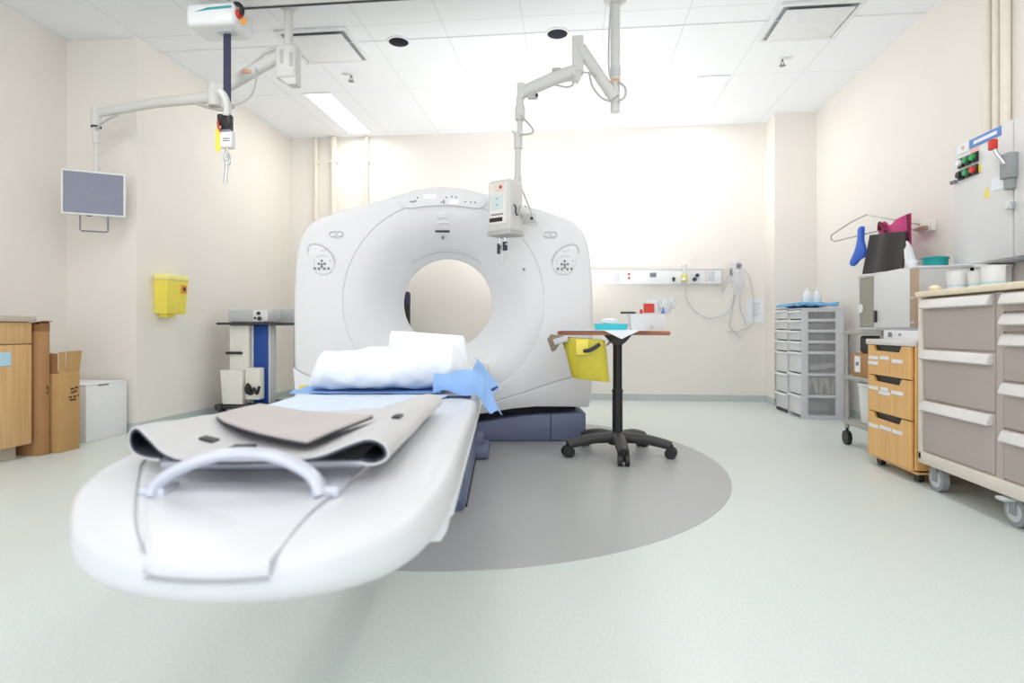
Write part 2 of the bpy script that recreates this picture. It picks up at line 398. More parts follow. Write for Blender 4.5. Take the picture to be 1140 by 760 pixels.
# lower cover with swept upper edge
sw = smooth_pts([(1.094, .545, 0), (1.02, .502, 0), (.963, .478, 0), (.83, .442, 0), (.698, .399, 0), (.56, .352, 0), (.434, .314, 0), (.335, .281, 0), (.2, .25, 0), (0, .243, 0)], 5)
sw = [(p.x, p.y) for p in sw]
low = sw + [(-x, z) for x, z in reversed(sw[:-1])]
lowp = low + [(-1.076, .30), (-1.06, .255), (-.9, .259), (-.672, .26), (-.5, .245), (-.3, .211), (-.15, .198), (.15, .198), (.3, .211), (.5, .245), (.672, .26), (.9, .259), (1.06, .255), (1.076, .30)]
lc = obj('lower_cover', B().prism(lowp, 'xz', -.016, .05, .006), M['gantry'], g, True)
obj('cover_seam', B().tube([(x, -.006, z + .003) for x, z in low], .0035, 6), M['seam'], g, True)
obj('warning_label', B().prism([(-1.0 + .055 * math.cos(a), .40 + .022 * math.sin(a)) for a in [k * PI / 10 for k in range(20)]], 'xz', -.019, -.015), M['yellow'], lc, True, label='small yellow warning label')
# plinth
pl = [(1.045, .004), (1.045, .205), (1.03, .214), (.86, .205), (.72, .199), (.566, .188), (.42, .168), (.27, .143), (.1, .125), (-.1, .125), (-.27, .143), (-.42, .168), (-.566, .188), (-.72, .199), (-.86, .205), (-1.03, .214), (-1.045, .205), (-1.045, .004)]
pb = obj('plinth', B().prism(pl, 'xz', .004, .9, .012), M['plinth'], g, True)
for x in (.783, -.789): obj('plinth_joint', B().box(x, x + .006, .0015, .01, .012, .2), M['plinth_dark'], pb, True)
obj('pedestal_neck', B().box(-.98, .98, .10, .86, .19, .285, .01).box(-.6, .6, .14, .86, .10, .24), M['plinth_dark'], g, True)
# overhead display
dp = smooth_pts([(-.31, 1.742, 0), (-.30, 1.772, 0), (-.2, 1.808, 0), (0, 1.838, 0), (.2, 1.808, 0), (.30, 1.772, 0), (.31, 1.742, 0), (.26, 1.712, 0), (.1, 1.728, 0), (0, 1.732, 0), (-.1, 1.728, 0), (-.26, 1.712, 0)], 5, True)
dpn = obj('display_panel', B().prism([(p.x, p.y) for p in dp], 'xz', -.014, .02, .006), M['panel_light'], g, True)
obj('screen', B().box(-.148, -.055, -.0165, -.0135, 1.785, 1.809, .001, 1), M['lit'], dpn, True, label='left lit display window')
obj('screen', B().box(.045, .105, -.0165, -.0135, 1.745, 1.768, .001, 1), M['lit'], dpn, True, label='right lit display window')
bt = B()
for x, z in [(-.24, 1.757), (-.225, 1.757), (-.21, 1.758), (-.205, 1.763), (-.19, 1.785), (-.015, 1.753), (.0, 1.757), (-.0, 1.764), (.02, 1.79), (.06, 1.795), (.09, 1.79), (.16, 1.757), (.2, 1.755), (.23, 1.752), (0.004, 1.749)]:
    bt.lathe([(.006, -.0165), (.006, -.013)], (x, 0, z), 10, 'y')
obj('indicator', bt, M['ink'], dpn, True)
# emblem recess, slit window, lamp
obj('emblem', B().box(-.056, .028, .012, .04, 1.642, 1.69, .012).box(-.045, .017, .008, .03, 1.66, 1.683, .008), M['funnel'], g, True)
obj('arc_trim', B().tube([(-.05 + .1 * t, .036, 1.606 + .01 * math.sin(PI * t)) for t in [k / 10 for k in range(11)]], .007, 8), M['white'], g, True)
obj('laser_window', B().box(-.072, .037, .066, .10, 1.548, 1.563, .004), M['dark_ink'], g, True)
obj('camera_eye', B().lathe([(.011, .094), (.011, .14)], (-.017, 0, 1.512), 14, 'y').lathe([(.009, .012), (.009, .06)], (.588, 0, 1.269), 14, 'y'), M['ink'], g, True)
ar = []
for k in range(25):
    a = R(-42 + 84 * k / 24); ar.append((.40 * math.sin(a), .206, ZC + .40 * math.cos(a)))
obj('bore_lip', B().tube(ar, lambda t: .004 + .010 * math.sin(PI * t), 8), M['gantry_side'], g, True)
# ear-shaped control pads
def pad(s):
    cx = .887 * s; cz = 1.325
    sh = [(-.075, -.07), (-.03, -.098), (.03, -.092), (.07, -.05), (.088, .01), (.10, .06), (.09, .105), (.05, .118), (-.01, .10), (-.065, .05), (-.09, -.01)]
    pts = smooth_pts([(cx + s * x * -1, cz + z, 0) for x, z in ([(-x, z) for x, z in sh])], 4, True)
    p = obj('control_pad', B().prism([(q.x, q.y) for q in pts], 'xz', -.010, .01, .005), M['panel_light'], g, True)
    rim = smooth_pts([(cx + s * x, -.008, cz + z) for x, z in [(.102, .06), (.092, .108), (.05, .122), (-.01, .104), (-.068, .053), (-.094, -.01)]], 5)
    obj('pad_rim', B().tube(rim, .006, 8), M['gantry_side'], p, True)
    for x, z in [(0, .0), (-.022, -.022), (.022, -.022), (0, -.026), (-.02, -.058), (.02, -.058), (0, -.045), (-.05, -.056), (.05, -.056), (.06, .0), (-.055, -.02), (-.055, .005), (-.03, .03), (-.01, .038), (.012, .04), (.035, .035), (.0, .075), (.025, .078)]:
        big = z < .005 and abs(x) < .03 or z < -.05
        obj('button', B().lathe([(.0095 if big else .006, -.0135), (.0095 if big else .006, -.009)], (cx + x, 0, cz + z), 10, 'y'), M['ink'] if big else M['device'], p, True)
    b = obj('badge', B().box(s * .782 - .05, s * .782 + .05, -.005, .01, 1.498, 1.542, .02, 3), M['funnel'], g, True)
    obj('badge_inlay', B().box(s * .782 - .044, s * .782 - .004, -.0075, 0, 1.504, 1.536, .012).box(s * .782 + .004, s * .782 + .044, -.0075, 0, 1.504, 1.536, .012), M['gantry'], b, True)
pad(-1); pad(1)

# ================================================================== patient table (same frame as the gantry)
t = thing('patient_table', 'long white scanner table reaching toward the camera', 'patient table', GO, GA)
tip = [(-.338, -3.05), (-.338, -3.15), (-.328, -3.26), (-.298, -3.36), (-.252, -3.44), (-.196, -3.51), (-.125, -3.565), (-.04, -3.60), (.05, -3.613), (.14, -3.602), (.219, -3.566), (.283, -3.50), (.316, -3.40), (.331, -3.28), (.335, -3.15), (.335, -3.05)]
tp = [Vector((p.x, p.y)) for p in smooth_pts([(x, y, 0) for x, y in tip], 5)]
outl = [Vector((-.338, -.10)), Vector((-.338, -.5)), Vector((-.338, -1.0)), Vector((-.338, -1.5)), Vector((-.338, -2.0)), Vector((-.338, -2.5))] + tp + [Vector((.335, -2.5)), Vector((.335, -2.0)), Vector((.335, -1.5)), Vector((.335, -1.0)), Vector((.335, -.5)), Vector((.335, -.10))]
def inset(pl, dd):
    n = len(pl); out = []
    for i in range(n):
        a, b, c = pl[i - 1], pl[i], pl[(i + 1) % n]
        t1 = (b - a).normalized(); t2 = (c - b).normalized()
        n1 = Vector((-t1.y, t1.x)); n2 = Vector((-t2.y, t2.x)); m_ = n1 + n2
        m_ = m_ / max(m_.length_squared / 2, .6) if m_.length > 1e-6 else n1
        out.append(b + m_ * dd)
    return out
area = sum(a.x * b.y - b.x * a.y for a, b in zip(outl, outl[1:] + outl[:1]))
sg = 1 if area > 0 else -1
lay = [(.10, .587), (.05, .5865), (.024, .584), (.010, .578), (.002, .568), (.0, .555), (.0, .518), (.003, .500), (.012, .482), (.03, .466), (.08, .455)]
def droop(o):
    for v in o.data.vertices:
        tq = max(0, min(1.1, (-3.1 - v.co.y) / .5))
        if v.co.z > .47: v.co.z = .47 + (v.co.z - .47) * (1 - .45 * tq * tq)
    return o
droop(obj('table_shell', B().rings([[(p.x, p.y, z) for p in inset(outl, sg * d_)] for d_, z in lay]), M['table'], t, True, ang=50))
# removable front panel
fr = [p for p in tp if -.045 <= p.x <= .135 and p.y < -3.45]
fpl = [(p.x, p.y - .003) for p in fr] + [(.132, -3.50), (.152, -3.40), (.186, -3.20), (.19, -3.12)] + [(-.262, -3.12), (-.253, -3.24), (-.208, -3.335), (-.12, -3.49), (-.06, -3.575)]
fp = droop(obj('front_panel', B().prism(fpl, 'xy', .545, .5895, .010, 3), M['table'], t, True, ang=50))
zt = .5885
sl = smooth_pts([(fr[0].x - .002, fr[0].y - .003, .556), (fr[0].x - .003, fr[0].y + .008, zt - .008), (-.062, -3.573, zt), (-.122, -3.489, zt), (-.21, -3.334, zt), (-.255, -3.239, zt), (-.264, -3.12, zt)], 4)
sr = smooth_pts([(fr[-1].x + .002, fr[-1].y - .003, .556), (fr[-1].x + .003, fr[-1].y + .008, zt - .008), (.134, -3.50, zt), (.154, -3.40, zt), (.188, -3.20, zt), (.192, -3.12, zt)], 4)
bs = [(p.x, p.y - .003, .544) for p in fr]
for q, r_ in ((sl, .0016), (sr, .0022), (bs, .0032)): droop(obj('seam', B().tube(q, r_, 6), M['seam'], fp, True))
# handle
hd = [(-.139, -3.412, .566), (-.132, -3.41, .582), (-.105, -3.41, .603), (-.06, -3.41, .622), (-.008, -3.41, .631), (.045, -3.41, .628), (.09, -3.41, .612), (.12, -3.413, .592), (.134, -3.42, .566)]
h = obj('handle', B().tube(hd, lambda q: .0125 + .004 * abs(q - .5), 14, 5, flat=(.8, 1.15)), M['silver'], t, True, label='arched silver handle')
obj('handle_foot', B().box(-.160, -.118, -3.42, -3.37, .562, .578, .004), M['silver'], h, True)
obj('handle_foot', B().box(.118, .162, -3.425, -3.33, .562, .580, .004), M['silver'], h, True)
obj('cross_rail', B().box(-.195, .185, -3.295, -3.262, .578, .594, .005), M['silver'], t, True)
# side rails and carriage
for s in (-1, 1):
    rl = obj('side_rail', B().prism([(s * .20, .475), (s * .30, .50), (s * .326, .515), (s * .334, .505), (s * .334, .485), (s * .324, .478), (s * .322, .455), (s * .31, .435), (s * .2, .43)], 'xz', -3.27, -.12, .004), M['table'], t, True)
    obj('rail_groove', B().tube([(s * .326, -3.25, .480), (s * .326, -.14, .480)], .0025, 6), M['seam'], rl, True)
obj('carriage', B().box(-.26, .26, -3.0, -.12, .34, .45, .02), M['table'], t, True)
ped = [(-.245, -1.62), (-.245, -.42), (.245, -.42), (.245, -1.62)]
pd = obj('pedestal', B().prism([(-1.66, .004), (-1.70, .06), (-1.66, .40), (-.40, .40), (-.40, .004)], 'yz', -.262, .262, .03, 3), M['plinth'], t, True)
obj('pedestal_foot', B().box(-.345, .345, -.62, -.30, .004, .075, .02, 3).box(-.30, .30, -.50, -.25, .03, .13, .02, 3), M['plinth'], t, True)
obj('kick_strip', B().box(-.2635, .2635, -1.60, -.45, .002, .016), M['black'], pd, True)
obj('navy_band', B().box(-.30, .315, -2.275, -2.215, .5868, .5895, .001, 1), M['navy_cloth'], t, True)  # thin dark navy band across the table top under the rolled blanket

def on_table(name, b, m, label, cat):
    e = obj(name, b, m); e.data.transform(Matrix.Translation((0, 0, 0))); e.location = GO; e.rotation_euler = (0, 0, GA)
    FRAME[e] = Matrix.Translation(GO) @ Matrix.Rotation(GA, 4, 'Z')
    return props(e, label, cat)
def nz(x, y, s, k=0.0): return noise.noise(Vector((x * s, y * s, k)))
# pale blue sheet
def f_sheet(u, v):
    y = -2.86 + v * .65
    x0 = -.325 + .02 * v; x1 = .06 + .17 * min(1, v * 1.1)
    x = x0 + (x1 - x0) * u
    return (x, y, .5905 + .004 * abs(nz(x, y, 9, 1)) + .0015)
on_table('table_sheet', B().sheet(f_sheet, 30, 40, .002), M['paleblue'], 'pale blue sheet lying flat on the scanner table', 'sheet')
# large grey positioning mat with curled ends
prof = smooth_pts([(-.165, .606, 0), (-.215, .602, 0), (-.250, .606, 0), (-.264, .624, 0), (-.256, .645, 0), (-.23, .652, 0), (-.19, .637, 0), (-.15, .620, 0), (-.08, .610, 0), (.04, .611, 0), (.11, .617, 0), (.165, .637, 0), (.20, .646, 0), (.226, .634, 0), (.230, .613, 0), (.208, .602, 0), (.182, .606, 0)], 5)
NP = len(prof) - 1
def f_mat(off):
    def f(u, v):
        q = u * NP; i = min(int(q), NP - 1); p = prof[i].lerp(prof[i + 1], q - i)
        tq = (prof[min(i + 1, NP)] - prof[i]); nrm = Vector((-tq.y, tq.x, 0)).normalized() if tq.length > 0 else Vector((0, 1, 0))
        p = p - nrm * off
        x = p.x
        if x < -.12: yf = -3.375 + .10 * ((-.12 - x) / .14) ** 1.2
        else: yf = -3.375 - .015 * (x + .12)
        yb = -2.83 + .17 * (x + .36) / .6
        k = max(0, x - .12) / .12
        y = yf + (yb - yf) * v + .012 * k
        return (x + k * .02 * v - .04 * v * max(0, -x) / .26, y, p.y + .003 + .003 * nz(x, y, 7, 3) - (p.y - .603) * (.82 if x < .1 else .12) * v)
    return f
mt = on_table('lead_mat', B().sheet(f_mat(0), 90, 24, .004), M['mat_light'], 'large light grey mat with curled ends across the scanner table', 'mat')
ln = obj('lining', B().sheet(f_mat(.0045), 90, 24, .004), M['mat_dark'], mt, True, label='dark lining of the mat')
for u0, du, v0, dv in ((.44, .03, .20, .05), (.505, .02, .12, .06), (.74, .025, .30, .07)):
    obj('strap_tab', B().sheet(lambda u, v: f_mat(-.005)(u0 + du * u, v0 + dv * v), 6, 4, .004), M['black'], mt, True)
# smaller tan mat on top
A_, B_, C_, D_ = Vector((-.215, -3.04, 0)), Vector((-.19, -2.86, 0)), Vector((.148, -3.10, 0)), Vector((.085, -3.34, 0))
def f_tan(off):
    def f(u, v):
        p = A_.lerp(D_, u).lerp(B_.lerp(C_, u), v) - Vector((.008, .024, 0)) * math.sin(PI * u) * (1 - .4 * v)
        z = .632 - .004 * math.sin(PI * min(1, u * .9 + .05)) + .004 * nz(p.x, p.y, 6, 7) + .022 * max(0, v * .5 + u * .5 - .5) + .004 * (1 - u) - off
        return (p.x, p.y, z + .006)
    return f
tm = on_table('lead_pad', B().sheet(f_tan(0), 26, 18, .004), M['mat_tan'], 'smaller tan grey pad lying on top of the light grey mat', 'mat')
obj('lining', B().sheet(f_tan(.0045), 26, 18, .004), M['mat_dark'], tm, True, label='dark underside')
# bright blue cloth under the white blanket, hanging over the right edge
def f_blue(u, v):
    x = -.352 + u * .55; y = -2.19 + v * .30
    return (x, y, .5965 + .003 * abs(nz(x, y, 18, 2)) + (.006 * abs(math.sin(v * 8)) if u < .06 else 0))
cl = on_table('blue_cloth', B().sheet(f_blue, 50, 18, .003), M['blue'], 'sky blue cloth hanging over table edge beneath the white blanket', 'cloth')
def f_front(u, v):
    x = .183 + .175 * u; z = (.606 + .004 * math.sin(u * 6)) * (1 - v) + (.672 + .012 * u) * v + .006 * math.sin(u * 8 + v * 3)
    if u > .82: z -= .5 * (u - .82) * (1 - .4 * v) * .35
    return (x, -2.275 + .035 * v - .018 * math.sin(PI * v) + .012 * math.sin(u * 7), z)
obj('fold', B().sheet(f_front, 26, 12, .004), M['blue'], cl, True)
def f_tail(u, v):
    x = .315 + .06 * u + .05 * v; y = -2.265 + .06 * u
    return (x, y, .655 - .055 * u - .11 * v * (1 - .3 * u) + .010 * math.sin(u * 8 + v * 2))
obj('tail', B().sheet(f_tail, 14, 14, .004), M['blue'], cl, True)
def f_back(u, v):
    p = Vector((.32, -2.0, .715)).lerp(Vector((.41, -1.97, .612)), u).lerp(Vector((.325, -2.20, .665)).lerp(Vector((.385, -2.17, .545)), u), v)
    return (p.x + .006 * math.sin(v * 7), p.y, p.z + .003 * math.sin(u * 6 + v * 5))
obj('flap', B().sheet(f_back, 18, 12, .004), M['blue'], cl, True)
obj('hem', B().tube([(.372, -2.09, .588), (.388, -2.07, .596), (.405, -2.02, .60)], .006, 8, 3), M['navy_cloth'], cl, True)
# rolled white blanket
rings = []
NX = 80
for i in range(NX + 1):
    u = i / NX; x = -.305 + .605 * u
    e = min(1, math.sin(PI * min(max(u, .0), 1)) * 3.2 + .0) ** .5 if 0 < u < 1 else .02
    ry = (.125 + .02 * math.sin(u * 5)) * max(e, .05); rz = (.073 + .018 * u) * max(e, .05)
    if u > .8: rz = max(rz, .03); ry = max(ry, .06)
    cy = -2.10 + .03 * abs(u - .45); cz = .602 + rz * .96
    rg = []
    for k in range(48):
        a = 2 * PI * k / 48
        yy = cy + ry * math.cos(a); zz = cz + rz * math.sin(a) * (1 if math.sin(a) > 0 else .92)
        dsp = 1 + .17 * noise.noise(Vector((x * 9, yy * 9, zz * 9))) + .10 * noise.noise(Vector((x * 24, yy * 18, zz * 18)))
        rg.append((x, cy + (yy - cy) * dsp, max(.6045, cz + (zz - cz) * dsp)))
    rings.append(rg)
bl = on_table('white_blanket', B().rings(rings), M['linen'], 'rolled white blanket lying across the scanner table', 'blanket')
# upright folded pillow behind the roll
rings = []
for i in range(15):
    w = i / 14; z = .606 + .208 * w
    hw = (.178 - .022 * w) * (1 if w < .93 else .97); cx = .112 + .012 * (1 - w); cy = -1.915 + .05 * w
    th = .062 * (1 - .35 * w) * (1 if 0 < i < 14 else .55)
    rg = []
    for k in range(40):
        a = 2 * PI * k / 40; c_, s_ = math.cos(a), math.sin(a)
        sx = math.copysign(abs(c_) ** .35, c_); sy = math.copysign(abs(s_) ** .7, s_)
        x = cx + hw * sx; y = cy + th * sy
        rg.append((x, y + .007 * nz(x, z, 12, 5), z + .006 * nz(x, y, 10, 9) - .012 * (x - cx) / .17 * w))
    rings.append(rg)
on_table('pillow', B().rings(rings), M['linen'], 'white folded pillow standing up behind the rolled blanket', 'pillow')

# ================================================================== ceiling rail and patient lift
rb = B().box(-2.62, -.9, 3.945, 3.995, 3.075, 3.125, .006)
rt = thing('ceiling_rail', 'white ceiling track carrying the lift box', 'rail', (-1.76, 3.97, 3.15))
obj('track', rb, M['arm'], rt)
obj('track_slot', B().box(-2.62, -.9, 3.957, 3.983, 3.0735, 3.078), M['dark_ink'], rt)
for x in (-2.45, -1.85, -1.2): obj('hanger_bracket', B().box(x - .03, x + .03, 3.94, 4.0, 3.12, 3.15, .004), M['arm'], rt)
lt = thing('patient_lift', 'white ceiling lift box with dark strap and hanging control', 'patient lift', (-2.45, 3.93, 3.06))
hs = obj('housing', B().box(-2.635, -2.275, 3.80, 4.06, 2.885, 3.04, .035, 4), M['white'], lt)
obj('logo_stripe', B().prism([(-2.47, 3.000), (-2.30, 3.006), (-2.30, 2.990), (-2.47, 2.984), (-2.56, 2.976)], 'xz', 3.7975, 3.802), M['teal_mark'], hs)
obj('strap_guide', B().box(-2.46, -2.34, 3.87, 3.95, 2.872, 2.892, .006), M['device'], lt)
obj('trolley', B().box(-2.58, -2.40, 3.92, 4.02, 3.05, 3.08, .005), M['device'], lt)
obj('strap', B().box(-2.423, -2.368, 3.905, 3.913, 2.30, 2.90, .002, 1), M['navy'], lt, label='dark navy lifting strap')
obj('plug', B().ball((-2.268, 3.84, 2.965), .028, .03, .03).cyl((-2.31, 3.84, 2.965), (-2.27, 3.84, 2.965), .018), M['red'], lt, label='red emergency pull')
obj('connector', B().tube([(-2.29, 3.83, 3.03), (-2.26, 3.82, 3.02), (-2.235, 3.82, 2.99), (-2.238, 3.82, 2.95)], .016, 10, 4), M['black'], lt)
obj('tag', B().box(-2.245, -2.205, 3.818, 3.822, 2.885, 2.925, .001, 1), M['orange'], lt)
hb = obj('clamp', B().box(-2.430, -2.362, 3.885, 3.935, 2.20, 2.31, .008).box(-2.46, -2.425, 3.89, 3.93, 2.24, 2.315, .006), M['black'], lt)
obj('sleeve', B().tube([(-2.44, 3.90, 2.47), (-2.405, 3.895, 2.43), (-2.385, 3.895, 2.36), (-2.39, 3.90, 2.30)], .026, 12, 4), M['arm'], lt)
obj('hand_control', B().box(-2.435, -2.345, 3.88, 3.935, 2.075, 2.195, .012, 3), M['white'], lt)
obj('control_stripe', B().box(-2.432, -2.35, 3.878, 3.882, 2.185, 2.2).box(-2.41, -2.36, 3.8785, 3.881, 2.135, 2.142).box(-2.41, -2.36, 3.8785, 3.881, 2.12, 2.126), M['ink'], lt)
obj('yellow_tag', B().box(-2.478, -2.438, 3.90, 3.906, 2.06, 2.22, .001, 1), M['yellow'], lt)
obj('red_cord', B().tube([(-2.445, 3.88, 2.26), (-2.44, 3.875, 2.22), (-2.425, 3.875, 2.19)], .008, 8, 3), M['red'], lt)
obj('hook', B().tube([(-2.39, 3.905, 2.08), (-2.395, 3.90, 2.05), (-2.405, 3.90, 2.0), (-2.385, 3.90, 1.965), (-2.37, 3.90, 1.99), (-2.385, 3.90, 2.04)], .010, 10, 4).cyl((-2.39, 3.90, 1.965), (-2.404, 3.90, 1.835), .014), M['chrome'], lt)

# ================================================================== monitor arm
ma = thing('monitor_boom', 'white jointed ceiling arm reaching left to the wall monitor', 'support arm', (-2.03, 4.07, 3.15))
obj('ceiling_pole', B().cyl((-2.03, 4.07, 2.60), (-2.03, 4.07, 3.15), .030).lathe([(.075, 0), (.075, -.02), (.04, -.05)], (-2.03, 4.07, CZ), 24), M['arm'], ma)
hub = obj('hub', B().box(-2.11, -1.955, 4.02, 4.12, 2.60, 2.84, .02, 3).prism([(-2.11, 2.62), (-1.955, 2.62), (-1.955, 2.555), (-2.02, 2.555)], 'xz', 4.03, 4.11, .008), M['arm'], ma)
obj('hub_slot', B().box(-2.0, -1.975, 4.017, 4.022, 2.68, 2.78, .002).box(-2.07, -2.045, 4.017, 4.022, 2.70, 2.80, .002), M['arm_grey'], hub)
obj('upper_arm', B().tube([(-2.09, 4.08, 2.79), (-2.62, 4.12, 2.555)], .05, 16, flat=(.95, .75)).tube([(-2.12, 4.08, 2.84), (-2.22, 4.09, 2.815), (-2.32, 4.10, 2.75)], .014, 8, 4), M['arm'], ma)
obj('marking', B().box(-2.37, -2.31, 4.055, 4.06, 2.66, 2.685, .001, 1), M['orange_mark'], ma)
obj('elbow', B().cyl((-2.625, 4.13, 2.46), (-2.625, 4.13, 2.62), .048), M['arm'], ma)
obj('forearm', B().tube([(-2.60, 4.14, 2.535), (-3.13, 4.17, 2.52), (-3.62, 4.20, 2.472)], lambda q: .042 - .008 * q, 16, flat=(1, .8)), M['arm'], ma)
for q, r_ in (([(-2.46, 4.10, 2.44), (-2.56, 4.12, 2.43), (-2.68, 4.14, 2.46), (-2.8, 4.15, 2.50)], .012), ([(-3.44, 4.185, 2.45), (-3.55, 4.18, 2.40), (-3.615, 4.18, 2.34)], .009),
              ([(-2.27, 4.06, 2.69), (-2.235, 4.0, 2.58), (-2.25, 3.95, 2.45), (-2.31, 3.88, 2.37), (-2.35, 3.855, 2.365)], .006)):
    obj('cable', B().tube(q, r_, 8, 5), M['arm_grey'], ma)
obj('wrist', B().cyl((-3.632, 4.20, 2.37), (-3.632, 4.20, 2.51), .034).cyl((-3.632, 4.20, 2.30), (-3.632, 4.20, 2.372), .026), M['arm'], ma)
obj('wrist_ring', B().cyl((-3.632, 4.20, 2.362), (-3.632, 4.20, 2.374), .036), M['dark_ink'], ma)
obj('drop_tube', B().cyl((-3.632, 4.20, 2.02), (-3.632, 4.20, 2.31), .017).cyl((-3.632, 4.20, 2.24), (-3.632, 4.20, 2.31), .023), M['arm'], ma)
mo = thing('monitor', 'flat white framed monitor with grey screen hanging at left', 'monitor', (-3.64, 4.19, 1.70), R(32))
obj('bezel', B().box(-.205, .205, -.02, .02, -.015, .325, .010, 3), M['bezel'], mo, True)
obj('screen', B().box(-.190, .190, -.0225, -.015, .002, .310, .002, 1), M['screen'], mo, True)
obj('bracket', B().box(-.06, .06, .018, .045, .10, .30, .008).box(-.018, .026, .0, .045, .29, .345, .006), M['arm'], mo, True)
obj('grab_handle', B().tube([(-.088, 0, -.01), (-.088, 0, -.122), (-.08, 0, -.13), (.08, 0, -.13), (.088, 0, -.122), (.088, 0, -.01)], .006, 8), M['ink'], mo, True)
obj('power_light', B().box(-.05, -.01, -.021, -.012, -.020, -.014, .001, 1), M['dark_ink'], mo, True)

# ================================================================== injector arm
ia = thing('injector_boom', 'white jointed arm on ceiling pole holding the injector above scanner', 'support arm', (.282, 4.25, 3.15))
obj('ceiling_pole', B().cyl((.282, 4.25, 2.35), (.282, 4.25, 3.15), .034).lathe([(.08, 0), (.08, -.02), (.04, -.05)], (.282, 4.25, CZ), 24), M['arm'], ia)
obj('pole_collar', B().cyl((.282, 4.25, 2.60), (.282, 4.25, 2.665), .037), M['device'], ia)
obj('marking', B().cyl((.282, 4.25, 2.555), (.282, 4.25, 2.575), .0347), M['orange_mark'], ia)
obj('upper_arm', B().tube([(.275, 4.22, 2.435), (.04, 4.22, 2.80)], .045, 16, flat=(.9, .75)), M['arm'], ia)
obj('elbow_post', B().box(-.02, .06, 4.20, 4.28, 2.62, 2.885, .012, 3).prism([(-.02, 2.64), (.06, 2.64), (.02, 2.565), (-.06, 2.60)], 'xz', 4.20, 4.28, .006), M['arm'], ia)
obj('forearm', B().tube([(.0, 4.22, 2.63), (-.12, 4.21, 2.60), (-.37, 4.20, 2.495)], lambda q: .052 - .008 * q, 16, flat=(1, .8)).box(-.405, -.355, 4.17, 4.23, 2.45, 2.56, .006), M['arm'], ia)
obj('cable_clip', B().box(-.33, -.26, 4.175, 4.21, 2.445, 2.49, .005), M['arm_grey'], ia)
obj('clip_button', B().box(-.275, -.255, 4.17, 4.175, 2.452, 2.472), M['dark_ink'], ia)
obj('lever', B().box(-.16, -.10, 4.18, 4.21, 2.635, 2.655, .005), M['arm_grey'], ia)
for q, r_ in (([(.25, 4.20, 3.1), (.235, 4.19, 2.85), (.235, 4.19, 2.62), (.26, 4.2, 2.54)], .006),
              ([(.10, 4.17, 2.60), (.12, 4.15, 2.50), (.18, 4.15, 2.42), (.25, 4.18, 2.40)], .008),
              ([(.30, 4.21, 2.55), (.345, 4.2, 2.50), (.345, 4.2, 2.44), (.30, 4.21, 2.41)], .008),
              ([(-.14, 4.17, 2.53), (-.05, 4.16, 2.505), (-.01, 4.16, 2.53), (-.02, 4.17, 2.59)], .007),
              ([(.05, 4.2, 2.62), (.10, 4.18, 2.605), (.15, 4.18, 2.58)], .006),
              ([(-.385, 4.17, 2.33), (-.33, 4.16, 2.27), (-.29, 4.16, 2.215), (-.31, 4.16, 2.19), (-.39, 4.17, 2.19)], .007)):
    obj('cable', B().tube(q, r_, 8, 5), M['arm_grey'], ia)
obj('drop_joint', B().cyl((-.385, 4.20, 2.36), (-.385, 4.20, 2.46), .028).cyl((-.387, 4.20, 2.19), (-.386, 4.20, 2.37), .020).cyl((-.385, 4.20, 2.30), (-.385, 4.20, 2.40), .036).tube([(-.44, 4.19, 2.225), (-.40, 4.2, 2.19)], .008), M['arm'], ia)
obj('drop_pole', B().cyl((-.404, 4.20, 1.70), (-.398, 4.20, 2.20), .022).cyl((-.399, 4.20, 2.10), (-.398, 4.20, 2.20), .030), M['arm'], ia)
obj('yoke', B().tube([(-.40, 4.2, 1.90), (-.40, 4.2, 1.72), (-.36, 4.2, 1.60)], .028, 12, 4).box(-.40, -.27, 4.17, 4.23, 1.575, 1.64, .012), M['arm'], ia)
obj('yoke_brace', B().tube([(-.40, 4.185, 1.87), (-.345, 4.17, 1.75), (-.285, 4.17, 1.60), (-.26, 4.17, 1.565), (-.30, 4.17, 1.555), (-.36, 4.17, 1.57)], .007, 8, 4), M['arm'], ia)
obj('bolt', B().lathe([(.011, 0), (.011, -.012)], (-.30, 4.17, 1.60), 12, 'y').lathe([(.009, 0), (.009, -.012)], (-.345, 4.17, 1.68), 12, 'y'), M['dark_ink'], ia)
ih = thing('contrast_injector', 'white contrast injector head with black display in front of scanner', 'injector', (-.475, 4.06, 1.465), R(-30))
hd_ = obj('head_body', B().box(-.105, .085, -.06, .10, .02, .375, .022, 3), M['arm'], ih, True)
obj('front_overlay', B().box(-.085, .055, -.0635, -.058, .075, .355, .002, 1), M['cream'], ih, True)
obj('green_strip', B().box(-.075, .03, -.0655, -.062, .17, .27, .001, 1), M['pale_green'], hd_, True)
obj('display', B().box(-.085, .025, -.067, -.06, .09, .118, .002, 1), M['black'], hd_, True)
obj('red_mark', B().box(-.05, .04, -.0655, -.0625,   .295, .345, .001, 1), M['pale_pink'], hd_, True)
obj('red_button', B().lathe([(.011, -.070), (.011, -.06)], (.012, 0, .32), 12, 'y'), M['red'], hd_, True)
obj('key', B().lathe([(.005, -.068), (.005, -.06)], (-.02, 0, .245), 8, 'y').lathe([(.005, -.068), (.005, -.06)], (-.02, 0, .205), 8, 'y').box(-.07, .03, -.0675, -.062, .135, .143), M['ink'], hd_, True)
obj('base_plate', B().box(-.11, .09, -.066, .10, .0, .024, .006), M['arm_grey'], ih, True)
obj('plunger', B().cyl((-.045, 0, -.09), (-.045, 0, .01), .0075).cyl((.0, 0, -.09), (.0, 0, .01), .0075).box(-.06, .015, -.012, .012, -.065, -.05, .003), M['chrome'], ih, True)
obj('plunger_clip', B().box(-.06, -.038, -.014, .014, -.12, -.05, .003).box(-.012, .012, -.014, .014, -.10, -.04, .003), M['dark_ink'], ih, True)
